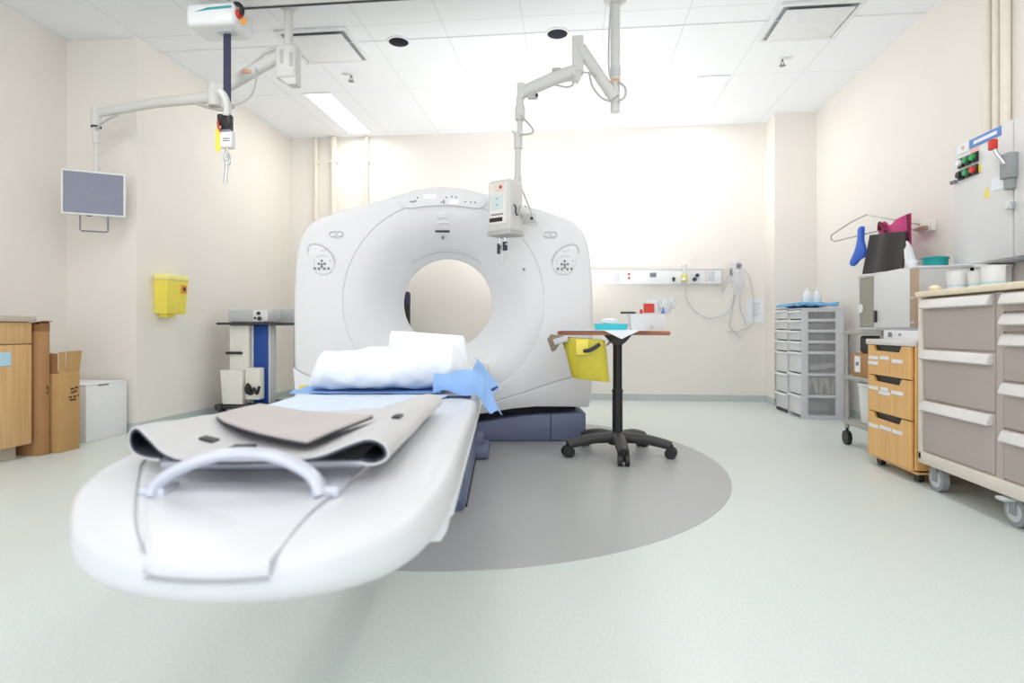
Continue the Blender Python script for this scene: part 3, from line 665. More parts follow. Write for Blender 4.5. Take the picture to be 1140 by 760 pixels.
obj('syringe_tip', B().cyl((-.025, 0, -.15), (-.025, 0, -.09), .012, .018).cyl((-.025, 0, -.205), (-.025, 0, -.15), .004), M['clear'], ih, True)
obj('side_knob', B().tube([(.09, -.02, .20), (.105, -.02, .18), (.105, -.02, .14), (.12, -.02, .125)], .006, 8, 3), M['dark_ink'], ih, True)
obj('back_mount', B().tube([(.08, .05, .18), (.11, .09, .16)], .035, 14), M['arm'], ih, True)

# ================================================================== instrument stand
st = thing('overbed_table', 'small brown topped table on black pedestal beside the scanner', 'table', (.28, 4.0, 0))
cx_, cy_ = .28, 4.0
cs = obj('column', B().cyl((cx_, cy_, .10), (cx_, cy_, .42), .034).cyl((cx_, cy_, .42), (cx_, cy_, .74), .030).cyl((cx_, cy_, .412), (cx_, cy_, .43), .0365), M['black'], st)
obj('hub', B().lathe([(.06, .07), (.058, .12), (.045, .15), (.034, .155)], (cx_, cy_, 0), 24), M['charcoal'], st)
for k in range(5):
    a = R(-90 + 72 * k + 2); rr = .345
    ex, ey = cx_ + rr * math.cos(a), cy_ + rr * math.sin(a)
    lg = obj('leg', B().tube([(cx_ + .03 * math.cos(a), cy_ + .03 * math.sin(a), .115), (cx_ + .18 * math.cos(a), cy_ + .18 * math.sin(a), .112), (cx_ + .30 * math.cos(a), cy_ + .30 * math.sin(a), .092), (ex, ey, .08)], lambda q: .047 - .012 * q, 12, 4, flat=(.8, 1)), M['charcoal'], st)
    b = B()
    tx, ty = -math.sin(a), math.cos(a)
    for s in (-1, 1):
        b.cyl((ex + tx * .010 * s, ey + ty * .010 * s, .037), (ex + tx * .034 * s, ey + ty * .034 * s, .037), .037, seg=24)
    b.cyl((ex, ey, .03), (ex, ey, .09), .014)
    obj('caster', b, M['black'], lg)
obj('bracket', B().prism([(.19, .79), (.37, .79), (.33, .745), (.30, .72), (.26, .72), (.23, .745)], 'xz', 3.93, 4.07, .006), M['charcoal'], st)
topf = smooth_pts([(-.06, 3.80, 0), (.05, 3.79, 0), (.17, 3.79, 0), (.28, 3.81, 0), (.39, 3.83, 0), (.50, 3.80, 0), (.575, 3.785, 0), (.59, 3.82, 0), (.59, 4.15, 0), (.56, 4.20, 0), (.28, 4.20, 0), (.0, 4.20, 0), (-.10, 4.17, 0), (-.115, 4.0, 0), (-.105, 3.84, 0)], 4, True)
obj('tabletop', B().prism([(p.x, p.y) for p in topf], 'xy', .79, .815, .004), M['table_wood'], st)
obj('rod', B().tube([(.24, 3.93, .755), (.22, 3.90, .74), (.205, 3.88, .725)], .006, 8, 3), M['steel'], st)
# white sheet on the stand
def f_cover(u, v):
    x = -.10 + .56 * u; y = 3.779 + .32 * v
    z = .8205 + .003 * nz(x, y, 14, 1)
    k = max(0, 1 - v / .021)
    d_ = max(0, 1 - abs(x - .29) / .11)
    return (x, y - .004 * k, z - .055 * d_ * k)
solo('paper_drape', B().sheet(f_cover, 40, 44, .0022), M['paper'], 'white paper drape folded over front edge of small brown table', 'drape')
BEFORE = set(bpy.data.objects)
# cyan tray
tr = thing('instrument_tray', 'cyan plastic tray standing on the small brown table', 'tray', (.10, 3.92, .82))
trb = B()
pts0 = smooth_pts([(.005, 3.875, 0), (.10, 3.86, 0), (.205, 3.875, 0), (.21, 3.95, 0), (.10, 3.97, 0), (.01, 3.96, 0)], 5, True)
def rg(sc, z): return [(.105 + (p.x - .105) * sc, 3.915 + (p.y - 3.915) * sc, z) for p in pts0]
obj('bowl', B().rings([rg(.88, .822), rg(.97, .850), rg(1.0, .862), rg(.94, .862), rg(.84, .828)]), M['cyan'], tr)
obj('divider', B().box(.095, .102, 3.87, 3.96, .826, .862, .001).box(.02, .095, 3.912, 3.918, .826, .855, .001), M['cyan'], tr)
tb = solo('gauze_pack', B().ball((.10, 3.96, .875), .055, .03, .026, 18, .3), M['linen'], 'crumpled white gauze pack resting in the cyan tray', 'gauze')
# clear box with supplies
bx = thing('supply_bin', 'clear white storage bin on the right of small brown table', 'bin', (.40, 4.05, .82))
obj('bin_body', B().rings([[(.40 + sx * .115 * k, 4.06 + sy * .085 * k, z) for sx, sy in ((-1, -1), (1, -1), (1, 1), (-1, 1))] for k, z in ((.9, .822), (1.02, .925), (1.06, .928), (.98, .928), (.87, .828))]), M['frost'], bx)
sc_ = thing('sharps_jar', 'small clear sharps jar with red label in the supply bin', 'sharps container', (.385, 4.06, .83))
obj('jar', B().lathe([(.045, .832), (.05, .84), (.05, 1.0), (.042, 1.012), (.042, 1.03), (.001, 1.03)], (.425, 4.03, 0), 24), M['clear'], sc_)
obj('red_label', B().box(.372, .442, 3.976, 3.982, .935, .995, .002, 1), M['red'], sc_, label='red label')
obj('red_cap', B().lathe([(.010, .93), (.010, .955), (.001, .958)], (.358, 3.985, 0), 12), M['red'], sc_)
solo('marker_pen', B().cyl((.225, 4.00, .9365), (.315, 4.00, .9365), .007, seg=12).cyl((.315, 4.00, .9365), (.325, 4.0, .9365), .005, seg=12), M['charcoal'], 'black marker pen lying across edge of the clear bin', 'marker')
solo('plastic_bag', B().ball((.525, 4.08, .985), .05, .04, .05, 24, .35, 9).ball((.565, 4.07, 1.0), .035, .035, .035, 18, .4, 9), M['clear'], 'crumpled clear plastic bag rising from the supply bin', 'bag')
solo('blue_clip', B().prism([(.482, .93), (.51, .93), (.505, .95), (.496, .975), (.49, .955)], 'xz', 3.975, 3.985, .002), M['bluesign'], 'tiny blue clip beside the red labelled jar', 'clip')
for o in set(bpy.data.objects) - BEFORE:
    if o.parent is None: o.location.x += .125 if o.name.split('.')[0] in ('instrument_tray', 'gauze_pack') else .075
# yellow hanging bin
yb = thing('waste_bin', 'translucent yellow waste bin hanging under the small brown table', 'bin', (.05, 3.90, .50))
def bucket(k, z, dx, dy=0):
    pts = []
    for i in range(32):
        a = 2 * PI * i / 32; c_, s_ = math.cos(a), math.sin(a)
        pts.append((.065 + dx + .135 * k * math.copysign(abs(c_) ** .55, c_), 3.88 + dy + .09 * k * math.copysign(abs(s_) ** .55, s_), z + .045 * c_ * -.35 + .0))
    return pts
yo = obj('bucket', B().rings([bucket(.86, .505, .035), bucket(.90, .512, .033), bucket(.98, .66, .008), bucket(1.05, .770, -.016), bucket(1.01, .770, -.016), bucket(.85, .52, .033)]), M['yellow_clear'], yb)
obj('lid_flap', B().prism([(-.175, .765), (-.15, .795), (-.125, .788), (-.03, .776), (-.04, .765), (-.10, .73), (-.125, .69), (-.145, .685)], 'xz', 3.775, 3.95, .006), M['taupe_dark'], yb, label='brown grey lid flap')
obj('strap', B().box(-.135, -.04, 3.766, 3.774, .74, .778, .003, rot=Matrix.Rotation(R(-18), 3, 'Y')), M['device'], yb)
obj('latch', B().tube([(.055, 3.775, .69), (.10, 3.765, .70), (.155, 3.775, .735)], .012, 8, 4), M['dark_ink'], yb)
obj('window_plate', B().box(.005, .085, 3.772, 3.780, .665, .765, .004), M['yellow'], yb)
obj('inner_bag', B().prism([(.05, .54), (.17, .545), (.15, .60), (.08, .64), (.02, .60)], 'xz', 3.86, 3.92, .01), M['orange'], yb)

# ================================================================== headwall rail
hw = thing('medical_rail', 'long white medical gas rail mounted on the back wall', 'medical rail', (.9, 6.97, 1.33))
hr = obj('trunking', B().box(.12, 1.645, 6.94, 7.0, 1.335, 1.50, .006), M['white'], hw)
obj('trunking_edge', B().box(.12, 1.65, 6.934, 6.942, 1.497, 1.504).box(.12, 1.65, 6.934, 6.942, 1.331, 1.338).box(1.645, 1.65, 6.934, 6.998, 1.331, 1.504), M['device'], hw)
for x in (.33, .47, 1.53): obj('outlet', B().box(x - .035, x + .035, 6.934, 6.942, 1.37, 1.47, .003), M['greyframe'], hw)
ro = obj('gas_outlet', B().box(.57, .67, 6.935, 6.942, 1.365, 1.475, .003), M['white'], hw)
obj('red_socket', B().lathe([(.014, 6.93), (.014, 6.938)], (.615, 0, 1.45), 14, 'y').lathe([(.014, 6.93), (.014, 6.938)], (.615, 0, 1.405), 14, 'y'), M['red'], ro)
obj('data_socket', B().box(.85, .92, 6.932, 6.942, 1.415, 1.465, .003), M['ink'], hw)
obj('gauge', B().lathe([(.012, 6.91), (.012, 6.94)], (1.115, 0, 1.375), 14, 'y').box(1.10, 1.13, 6.92, 6.94, 1.385, 1.41, .003), M['dark_ink'], hw)
obj('gas_port', B().lathe([(.022, 6.91), (.022, 6.94)], (1.345, 0, 1.385), 16, 'y').lathe([(.020, 6.91), (.020, 6.94)], (1.375, 0, 1.43), 16, 'y'), M['dark_ink'], hw)
obj('red_divider', B().box(1.468, 1.474, 6.934, 6.942, 1.35, 1.49), M['pinksign'], hw)
fm = thing('flowmeter', 'pale yellow oxygen flowmeter plugged into the medical rail', 'flowmeter', (1.225, 6.90, 1.33))
obj('body', B().box(1.195, 1.26, 6.87, 6.934, 1.355, 1.44, .01), M['lime'], fm)
obj('tube', B().cyl((1.23, 6.90, 1.43), (1.23, 6.90, 1.54), .022).ball((1.23, 6.9, 1.54), .026), M['clear'], fm)
obj('knob', B().lathe([(.018, 6.84), (.02, 6.872)], (1.215, 0, 1.385), 16, 'y'), M['white'], fm)
solo('oxygen_tubing', B().tube([(1.25, 6.88, 1.34), (1.26, 6.97, 1.20), (1.33, 6.98, 1.06), (1.46, 6.98, .965), (1.56, 6.98, .95), (1.70, 6.98, 1.0), (1.76, 6.96, 1.09), (1.78, 6.93, 1.21)], .0055, 8, 8), M['device'], 'thin clear tubing looping from the flowmeter to the oxygen mask', 'tubing')
om = thing('oxygen_mask', 'clear oxygen mask and bag hanging on the back wall', 'oxygen mask', (1.82, 6.95, 1.05))
obj('bag', B().lathe([(.012, 1.225), (.05, 1.25), (.075, 1.30), (.078, 1.40), (.06, 1.46), (.03, 1.49), (.012, 1.50)], (1.82, 6.915, 0), 24), M['lilac'], om)
obj('mask', B().ball((1.805, 6.93, 1.535), .06, .045, .065, 20), M['lilac'], om)
obj('mask_valve', B().lathe([(.026, 6.872), (.03, 6.9)], (1.82, 0, 1.53), 16, 'y').tube([(1.75, 6.93, 1.50), (1.74, 6.93, 1.46), (1.76, 6.93, 1.42)], .012, 8, 3), M['ink'], om)
obj('elastic', B().tube([(1.87, 6.95, 1.51), (1.96, 6.97, 1.40), (2.0, 6.98, 1.15), (2.0, 6.98, .92), (1.93, 6.98, .84), (1.80, 6.98, .79), (1.72, 6.98, .80)], .005, 8, 6)
    .tube([(1.77, 6.96, 1.48), (1.69, 6.98, 1.36), (1.66, 6.98, 1.24), (1.67, 6.98, 1.27), (1.75, 6.97, 1.38)], .005, 8, 6)
    .tube([(1.80, 6.95, 1.23), (1.76, 6.98, 1.0), (1.74, 6.98, .86), (1.80, 6.98, .79), (1.86, 6.98, .73)], .006, 8, 6)
    .tube([(1.85, 6.95, 1.23), (1.86, 6.98, 1.05), (1.91, 6.98, .92), (1.92, 6.98, .86)], .005, 8, 6), M['device'], om)
obj('hook', B().box(1.80, 1.835, 6.96, 7.0, 1.56, 1.60, .006), M['white'], om)
nt_ = thing('wall_notice', 'white paper notice taped on the back wall beside the mask', 'notice', (2.03, 6.995, .9))
obj('sheet', B().box(1.93, 2.115, 6.993, 6.999, .895, 1.165, .001, 1), M['paper'], nt_)
b = B()
for i in range(9): b.box(1.985, 2.085 - .02 * (i % 3), 6.9915, 6.9945, 1.11 - i * .018, 1.117 - i * .018)
obj('printed_lines', b, M['device'], nt_)

# ================================================================== left wall things
sb = thing('sharps_container', 'yellow sharps container mounted on the left wall', 'sharps container', (-3.42, 4.75, .93))
bd = obj('container_body', B().rings([[(-3.478 + dx * w_, 4.75 + sy * l_, z) for dx, sy in ((0, -1), (1, -1), (1, 1), (0, 1))] for w_, l_, z in ((.105, .115, .955), (.11, .12, .965), (.125, .132, 1.235))]), M['yellow'], sb)
obj('lid', B().box(-3.478, -3.345, 4.61, 4.89, 1.235, 1.285, .012, 3), M['yellow_pale'], sb)
obj('hazard_label', B().box(-3.358, -3.352, 4.79, 4.865, 1.135, 1.205, .001, 1), M['orange'], bd)
obj('hazard_mark', B().lathe([(.018, -3.354), (.018, -3.349)], (0, 4.83, 1.17), 16, 'x'), M['dark_ink'], bd)
obj('bracket', B().box(-3.48, -3.40, 4.68, 4.78, .925, .96, .006), M['yellow'], sb)
# base cabinet
cb = thing('base_cabinet', 'maple base cabinet against the left wall', 'cabinet', (-3.8, 3.0, 0))
obj('carcass', B().box(-4.08, -3.525, 2.3, 3.53, .085, .875, .003, 1), M['wood'], cb)
obj('toe_kick', B().box(-4.08, -3.57, 2.3, 3.48, 0, .085), M['counter'], cb)
for y0, y1 in ((2.905, 3.527), (2.303, 2.895)):
    dr = obj('drawer', B().box(-3.527, -3.503, y0, y1, .735, .872, .003), M['wood'], cb)
    obj('pull', B().tube([(-3.497, (y0 + y1) / 2 + .06 * s, .80) for s in (-1, -.5, 0, .5, 1)], .004, 8), M['brown'], dr)
    do = obj('door', B().box(-3.527, -3.503, y0, y1, .088, .729, .003), M['wood'], cb)
    if y0 > 2.5:
        obj('blue_label', B().box(-3.502, -3.4995, 3.17, 3.38, .60, .685), M['blue_label'], do, label='light blue label')
        obj('paper_note', B().prism([(3.14, .35), (3.29, .365), (3.26, .44), (3.12, .44)], 'yz', -3.502, -3.499), M['paper'], do)
wt = solo('worktop', B().box(-4.08, -3.485, 2.3, 3.545, .875, .912, .004), M['counter'], 'thin stone grey worktop on the maple cabinet', 'worktop')
# tall carton
tc = thing('tall_carton', 'tall brown cardboard carton standing beside the maple cabinet', 'carton', (-3.53, 3.61, 0))
obj('carton_body', B().box(-3.66, -3.47, 3.552, 3.628, .0, .815, .004), M['card'], tc)
obj('flap', B().box(-3.473, -3.470, 3.552, 3.628, .815, .868, .001, 1).box(-3.66, -3.472, 3.552, 3.556, .815, .86, .001, 1).box(-3.66, -3.472, 3.624, 3.628, .815, .872, .001, 1), M['card_in'], tc)
obj('flap', B().prism([(-3.66, .84), (-3.455, .878), (-3.455, .882), (-3.66, .846)], 'xz', 3.553, 3.630), M['card_in'], tc)
obj('printed_mark', B().box(-3.4705, -3.4685, 3.60, 3.607, .40, .415).box(-3.4705, -3.4685, 3.60, 3.607, .43, .455).box(-3.4705, -3.4685, 3.611, 3.616, .40, .45), M['print_brown'], tc)
oc = thing('open_carton', 'shorter open cardboard carton beside the tall one', 'carton', (-3.52, 3.73, 0))
obj('carton_body', B().box(-3.63, -3.42, 3.642, 3.815, 0, .535, .005), M['card2'], oc)
obj('flap', B().box(-3.426, -3.422, 3.645, 3.698, .53, .675, .001, 1), M['card2'], oc)
obj('flap', B().prism([(3.705, .53), (3.812, .53), (3.835, .68), (3.712, .675)], 'yz', -3.428, -3.424), M['card2'], oc)
obj('flap', B().box(-3.628, -3.43, 3.641, 3.645, .53, .665, .001, 1).box(-3.628, -3.624, 3.647, 3.808, .53, .66, .001, 1), M['card_in'], oc)
b = B()
for i, (y, z, w_) in enumerate([(3.865, .42, .03), (3.90, .425, .025), (3.865, .395, .02), (3.89, .40, .03), (3.85, .365, .025), (3.885, .365, .02), (3.915, .37, .012), (3.87, .345, .05)]):
    b.box(-3.4205, -3.4185, y - .115 - w_ / 2, y - .115 + w_ / 2, z - .007, z + .007)
obj('printed_mark', b, M['print_brown'], oc)
wbx = thing('white_carton', 'white closed carton on the floor in the left corner', 'carton', (-3.75, 4.2, 0))
obj('carton_body', B().box(-3.97, -3.53, 3.99, 4.39, 0, .415, .005), M['white_matte'], wbx)
obj('lid_flap', B().box(-3.972, -3.528, 3.988, 4.392, .4155, .4215, .001, 1), M['paper'], wbx)
obj('hand_slot', B().box(-3.531, -3.5285, 4.10, 4.20, .402, .413), M['ink'], wbx)

# equipment cart
ec = thing('equipment_cart', 'white and blue equipment cart on black base at left', 'cart', (-3.07, 5.5, 0))
obj('base', B().box(-3.38, -2.76, 5.30, 5.78, .075, .115, .01).box(-3.36, -3.30, 5.28, 5.80, .06, .12, .01), M['charcoal'], ec)
for x in (-3.33, -2.80):
    for y in (5.36, 5.72):
        obj('caster', B().cyl((x - .02, y, .036), (x + .02, y, .036), .036).cyl((x, y, .05), (x, y, .09), .012), M['black'], ec)
obj('tower', B().box(-3.29, -3.09, 5.40, 5.66, .115, .865, .015, 3), M['cream'], ec)
obj('grip', B().box(-3.315, -3.15, 5.375, 5.40, .585, .61, .008), M['black'], ec)
obj('front_bin', B().prism([(-3.30, .118), (-3.10, .118), (-3.095, .44), (-3.325, .44)], 'xz', 5.30, 5.402, .012), M['cream'], ec)
obj('blue_column', B().box(-3.065, -2.91, 5.44, 5.52, .115, .865, .006), M['blue_panel'], ec, label='royal blue column panel')
obj('column_trim', B().box(-3.085, -3.063, 5.43, 5.54, .115, .865, .004).box(-2.912, -2.89, 5.43, 5.54, .115, .865, .004), M['device'], ec)
obj('side_bin', B().box(-3.09, -2.945, 5.33, 5.43, .16, .46, .012), M['cream'], ec)
obj('cable', B().tube([(-3.06, 5.32, .31), (-3.03, 5.31, .28), (-3.05, 5.31, .23), (-3.01, 5.31, .22), (-2.99, 5.31, .27), (-2.96, 5.31, .22), (-2.94, 5.32, .29)], .013, 8, 5).ball((-3.05, 5.315, .26), .035, .02, .05), M['black'], ec)
obj('shelf', B().box(-3.385, -2.775, 5.34, 5.76, .865, .888, .006), M['charcoal'], ec)
pj = thing('projector_box', 'pale grey electronic unit on top of the equipment cart', 'device', (-3.12, 5.55, .888))
obj('case', B().box(-3.30, -2.905, 5.40, 5.66, .892, 1.01, .008), M['device'], pj)
obj('front_plate', B().box(-3.045, -2.90, 5.393, 5.402, .895, 1.007, .004), M['white'], pj)
for r_, x, z in ((.016, -2.985, .975), (.018, -2.975, .925), (.010, -3.02, .93)): obj('knob', B().lathe([(r_, 5.375), (r_, 5.395)], (x, 0, z), 14, 'y'), M['dark_ink'], pj)
obj('foot', B().box(-3.28, -3.25, 5.42, 5.64, .888, .894).box(-2.95, -2.92, 5.42, 5.64, .888, .894), M['black'], pj)
solo('grey_box', B().box(-2.86, -2.70, 5.84, 6.2, .0, 1.02, .01).box(-3.1, -2.70, 5.84, 6.2, .86, 1.03, .01), M['device'], 'tall pale grey unit behind the equipment cart', 'device')
# dark chair seen through bore
ch = thing('office_chair', 'dark blue and black padded seat back seen through the scanner opening', 'chair', (-1.98, 6.45, 0))
obj('backrest', B().box(-2.20, -1.822, 6.46, 6.52, .72, 1.235, .025, 3), M['black'], ch)
obj('headrest', B().box(-2.20, -1.82, 6.455, 6.525, 1.08, 1.24, .03, 3), M['navy'], ch)
obj('seat', B().box(-2.22, -1.80, 6.05, 6.44, .43, .50, .025, 3), M['black'], ch)
obj('post', B().cyl((-2.01, 6.24, .08), (-2.01, 6.24, .44), .028).box(-2.04, -1.98, 6.40, 6.50, .40, .75, .008).box(-2.04, -1.98, 6.24, 6.45, .40, .43, .008), M['charcoal'], ch)
for k in range(5):
    a = R(90 + 72 * k); obj('leg', B().tube([(-2.01, 6.24, .09), (-2.01 + .26 * math.cos(a), 6.24 + .26 * math.sin(a), .065)], .02, 10).ball((-2.01 + .26 * math.cos(a), 6.24 + .26 * math.sin(a), .03), .03), M['charcoal'], ch)

# ================================================================== right side
# drawer towers: drawer fronts face the room, framed clear side walls face the camera
def tower(x0, x1, y0, y1, hs, label, contents, kick=False):
    t_ = thing('drawer_tower', label, 'drawer unit', ((x0 + x1) / 2, (y0 + y1) / 2, 0), group='plastic drawer towers')
    H_ = sum(hs) + .03; b = B()
    for y in (y0, y1 - .012):
        b.box(x0, x0 + .06, y, y + .012, .0, H_, .003).box(x1 - .075, x1, y, y + .012, .0, H_, .003)
        z = .025
        b.box(x0 + .058, x1 - .073, y + .001, y + .011, 0, .03, .003)
        for h_ in hs: z += h_; b.box(x0 + .058, x1 - .073, y + .001, y + .011, z - .022, z + .004, .003)
    b.box(x0 - .002, x1 + .002, y0 - .002, y1 + .002, H_ - .004, H_ + .010, .004).box(x0 + .06, x1 - .075, y0 + .013, y1 - .013, .0, .010).box(x1 - .01, x1 - .001, y0 + .013, y1 - .013, 0.002, H_ - .006)
    obj('frame', b, M['greyframe'], t_)
    z = .025
    for i, h_ in enumerate(hs):
        obj('side_window', B().box(x0 + .058, x1 - .073, y0 + .007, y0 + .010, z + .004, z + h_ - .02), M['smoke'], t_)
        a, b_ = y0 + .016, y1 - .016
        d_ = obj('drawer', B().box(x0 - .002, x0 + .006, a, b_, z + .010, z + h_ - .012, .003).box(x0, x1 - .02, a, b_, z + .008, z + .013), M['frost'], t_)
        obj('drawer_lip', B().box(x0 - .022, x0 + .008, a - .012, b_ + .012, z + h_ - .026, z + h_ - .006, .006), M['white'], d_)
        c_ = contents.get(i)
        if c_ == 'bags':
            bb = B()
            for k in range(5): bb.box(x0 + .065 + k * .055, x0 + .093 + k * .055, a + .01, b_ - .05, z + .016, z + h_ - .04, .003, rot=Matrix.Rotation(R(-12 if k % 2 else 9), 3, 'Y'))
            obj('contents', bb, M['cream'], d_)
        elif c_ == 'flat': obj('contents', B().box(x0 + .09, x1 - .06, a + .01, b_ - .05, z + .04, z + h_ * .42, .01, rot=Matrix.Rotation(R(-8), 3, 'Y')), M['white_matte'], d_)
        elif c_ == 'blue': obj('contents', B().box(x0 + .01, x1 - .06, a + .02, b_ - .02, z + .016, z + h_ * .75, .01), M['blue_label'], d_)
        elif c_ == 'grey': obj('contents', B().ball(((x0 + x1) / 2, (a + b_) / 2, z + h_ * .36), .12, .11, h_ * .25, 16, .25), M['device'], d_)
        z += h_
    if kick: obj('kick_strip', B().box(x0 - .004, x0 + .004, y0 + .01, y1 - .01, .002, .03), M['black'], t_)
    return H_
hsA = [.19, .20, .20, .10, .10, .10, .09]
tower(2.075, 2.45, 5.75, 6.07, hsA, 'plastic drawer tower nearest the steel cart with smoky side windows', {0: 'grey', 1: 'bags', 2: 'flat', 3: 'grey', 4: 'grey', 5: 'grey'})
tower(2.075, 2.45, 6.10, 6.44, [.165, .20, .215, .11, .105, .10, .10], 'plastic drawer tower nearest the pillar with black strip at bottom', {1: 'blue'}, True)
# blue pads on top of the towers
def f_pad(u, v):
    x = 2.05 + .36 * u; y = 5.76 + .60 * v
    return (x, y, 1.056 + .006 * math.sin(u * 14) + .012 * (math.sin(u * 23 + v * 5) > .5) * (1 - v) * 0 + .010 * nz(x, y, 16, 4))
bp = thing('blue_pads', 'stack of sky blue absorbent pads on the drawer towers', 'pads', (2.2, 6.0, 1.02))
obj('upper_pad', B().sheet(f_pad, 40, 24, .022), M['skyblue'], bp)
obj('fold', B().tube([(2.05, 5.80, 1.045), (2.09, 5.76, 1.060), (2.16, 5.755, 1.062), (2.25, 5.755, 1.05), (2.40, 5.76, 1.048)], .013, 10, 5), M['skyblue'], bp)
def bottle(x, y, label):
    t_ = thing('bottle', label, 'bottle', (x, y, 1.05), group='white bottles on the drawer towers')
    obj('bottle_body', B().lathe([(.034, 1.080), (.036, 1.086), (.036, 1.16), (.026, 1.178), (.014, 1.185), (.014, 1.19)], (x, y, 0), 24), M['white'], t_)
    obj('cap', B().lathe([(.017, 1.186), (.016, 1.205), (.010, 1.214), (.001, 1.215)], (x, y, 0), 18), M['white_matte'], t_)
bottle(2.20, 5.95, 'white bottle nearer the pillar on the blue pads')
bottle(2.285, 5.93, 'white bottle nearer the steel cart on the blue pads')

# steel utility cart
uc = thing('steel_cart', 'steel shelf cart between drawer towers and wooden cart', 'cart', (2.08, 4.3, 0))
for x, y in ((1.945, 4.52), (2.20, 4.52), (1.945, 4.02), (2.20, 4.02)):
    obj('post', B().cyl((x, y, .12), (x, y, .82), .015, seg=14), M['steel_dull'], uc)
    ca = obj('caster', B().cyl((x - .015, y, .05), (x + .015, y, .05), .05, seg=24).cyl((x, y, .06), (x, y, .125), .010), M['black'], uc)
for z in (.79, .47, .15):
    obj('shelf', B().box(1.925, 2.22, 4.0, 4.54, z, z + .03, .005), M['steel_dull'], uc)
obj('push_handle', B().tube([(1.945, 4.54, .80), (1.945, 4.575, .80), (2.20, 4.575, .80), (2.20, 4.54, .80)], .011, 10), M['charcoal'], uc)
c2 = thing('small_carton', 'small brown carton on middle shelf of the steel cart', 'carton', (2.0, 4.3, .50))
obj('carton_body', B().box(1.95, 2.15, 4.14, 4.46, .501, .66, .004), M['card'], c2)
obj('white_label', B().box(1.9475, 1.951, 4.33, 4.41, .53, .64), M['paper'], c2)
obj('printed_mark', B().box(1.946, 1.9485, 4.35, 4.39, .575, .60), M['ink'], c2)
bk = thing('white_bucket', 'white plastic bucket on bottom shelf of the steel cart', 'bucket', (2.06, 4.32, .18))
obj('pail', B().lathe([(.10, .182), (.105, .19), (.122, .43), (.128, .435), (.128, .445), (.118, .445), (.10, .195)], (2.07, 4.33, 0), 28), M['white'], bk)
obj('pail_lid', B().lathe([(.130, .440), (.130, .458), (.10, .462), (.001, .462)], (2.07, 4.33, 0), 28), M['white_matte'], bk)
solo('dark_pouch', B().box(1.955, 2.14, 4.02, 4.36, .663, .783, .02, 3), M['blackcloth'], 'black pouch lying on the small brown carton', 'pouch')
# warming cabinet
wc = thing('warming_cabinet', 'steel sliding door cabinet on top of steel cart', 'cabinet', (2.05, 3.95, .82))
obj('shell', B().box(1.91, 2.20, 3.56, 4.27, 1.165, 1.185, .003).box(1.91, 2.20, 3.56, 4.27, .823, .843, .003).box(2.18, 2.20, 3.56, 4.27, .84, 1.17).box(1.91, 2.20, 4.25, 4.27, .84, 1.17).box(1.91, 2.20, 3.56, 3.58, .84, 1.17), M['steel'], wc)
obj('inner_shelf', B().box(1.93, 2.18, 3.60, 4.24, 1.0, 1.008), M['steel'], wc)
gd = obj('glass_door', B().box(1.912, 1.920, 4.0, 4.262, .845, 1.165, .002, 1), M['glass'], wc)
obj('round_sticker', B().lathe([(.03, 1.906), (.03, 1.912)], (0, 4.235, .965), 20, 'x'), M['white'], gd)
sd = obj('white_door', B().box(1.895, 1.908, 3.62, 4.03, .838, 1.172, .004), M['beige_wall_box'], wc)
obj('pull', B().box(1.884, 1.896, 3.985, 4.012, .87, .945, .003), M['black'], sd)
obj('side_trim', B().box(1.895, 1.912, 3.555, 3.618, .838, 1.172, .003), M['brown'], wc)
obj('hinge', B().box(1.891, 1.897, 3.57, 3.60, 1.0, 1.012).box(1.891, 1.897, 3.57, 3.60, .86, .872), M['steel'], wc)
# control box on wooden cart
cbx = thing('control_box', 'low white control box on top of the wooden cart', 'device', (2.0, 3.7, .77))
obj('case', B().box(1.89, 2.18, 3.43, 3.90, .768, .822, .004), M['white'], cbx)
obj('knob', B().box(1.878, 1.892, 3.80, 3.825, .78, .81, .004), M['ink'], cbx)
obj('indicator', B().box(1.884, 1.892, 3.70, 3.715, .79, .802), M['ink'], cbx)
# wooden drawer cart
wk = thing('drawer_cart', 'orange wood drawer cart on black casters', 'drawer cart', (2.0, 3.66, 0))
obj('carcass', B().box(1.815, 2.215, 3.40, 3.425, .06, .755, .003, 1).box(1.815, 2.215, 3.905, 3.93, .06, .755, .003, 1).box(1.815, 2.215, 3.40, 3.93, .05, .075, .003, 1).box(2.19, 2.215, 3.42, 3.91, .07, .75).box(1.84, 2.20, 3.42, 3.91, .72, .745), M['wood_cart'], wk)
obj('top_tray', B().box(1.80, 2.215, 3.40, 3.93, .735, .768, .005), M['handle_white'], wk)
fr_ = [(.50, .728), (.335, .495), (.068, .33)]
zs = [(.555, .732), (.335, .548), (.068, .328)]
for z0, z1 in zs:
    dcut = [(3.43, z0), (3.90, z0), (3.90, z1), (3.835, z1), (3.815, z1 - .032), (3.545, z1 - .036), (3.52, z1), (3.43, z1)]
    dr = obj('drawer', B().prism(dcut, 'yz', 1.80, 1.818, .002, 1), M['wood_cart'], wk)
    obj('finger_slot', B().box(1.819, 1.832, 3.50, 3.85, z1 - .045, z1 + .004), M['black'], dr)
    sp_ = [(3.83, .055, .02), (3.70, .05, .016), (3.56, .055, .028), (3.835, .055, .052)] if z1 > .6 else [(3.83, .055, .018), (3.70, .04, .014), (3.70, .06, .038), (3.56, .06, .022)] if z1 > .5 else [(3.83, .055, .028), (3.69, .06, .022), (3.56, .05, .022)]
    b = B()
    for y, w_, dz in sp_: b.box(1.797, 1.8015, y - w_, y + w_, z1 - .055 - dz - .011, z1 - .055 - dz + .009)
    obj('drawer_label', b, M['paper'], dr)
for x, y in ((1.86, 3.46), (1.86, 3.86), (2.15, 3.46), (2.15, 3.86)):
    obj('caster', B().cyl((x - .014, y, .028), (x + .014, y, .028), .028).cyl((x, y, .03), (x, y, .055), .012), M['black'], wk)
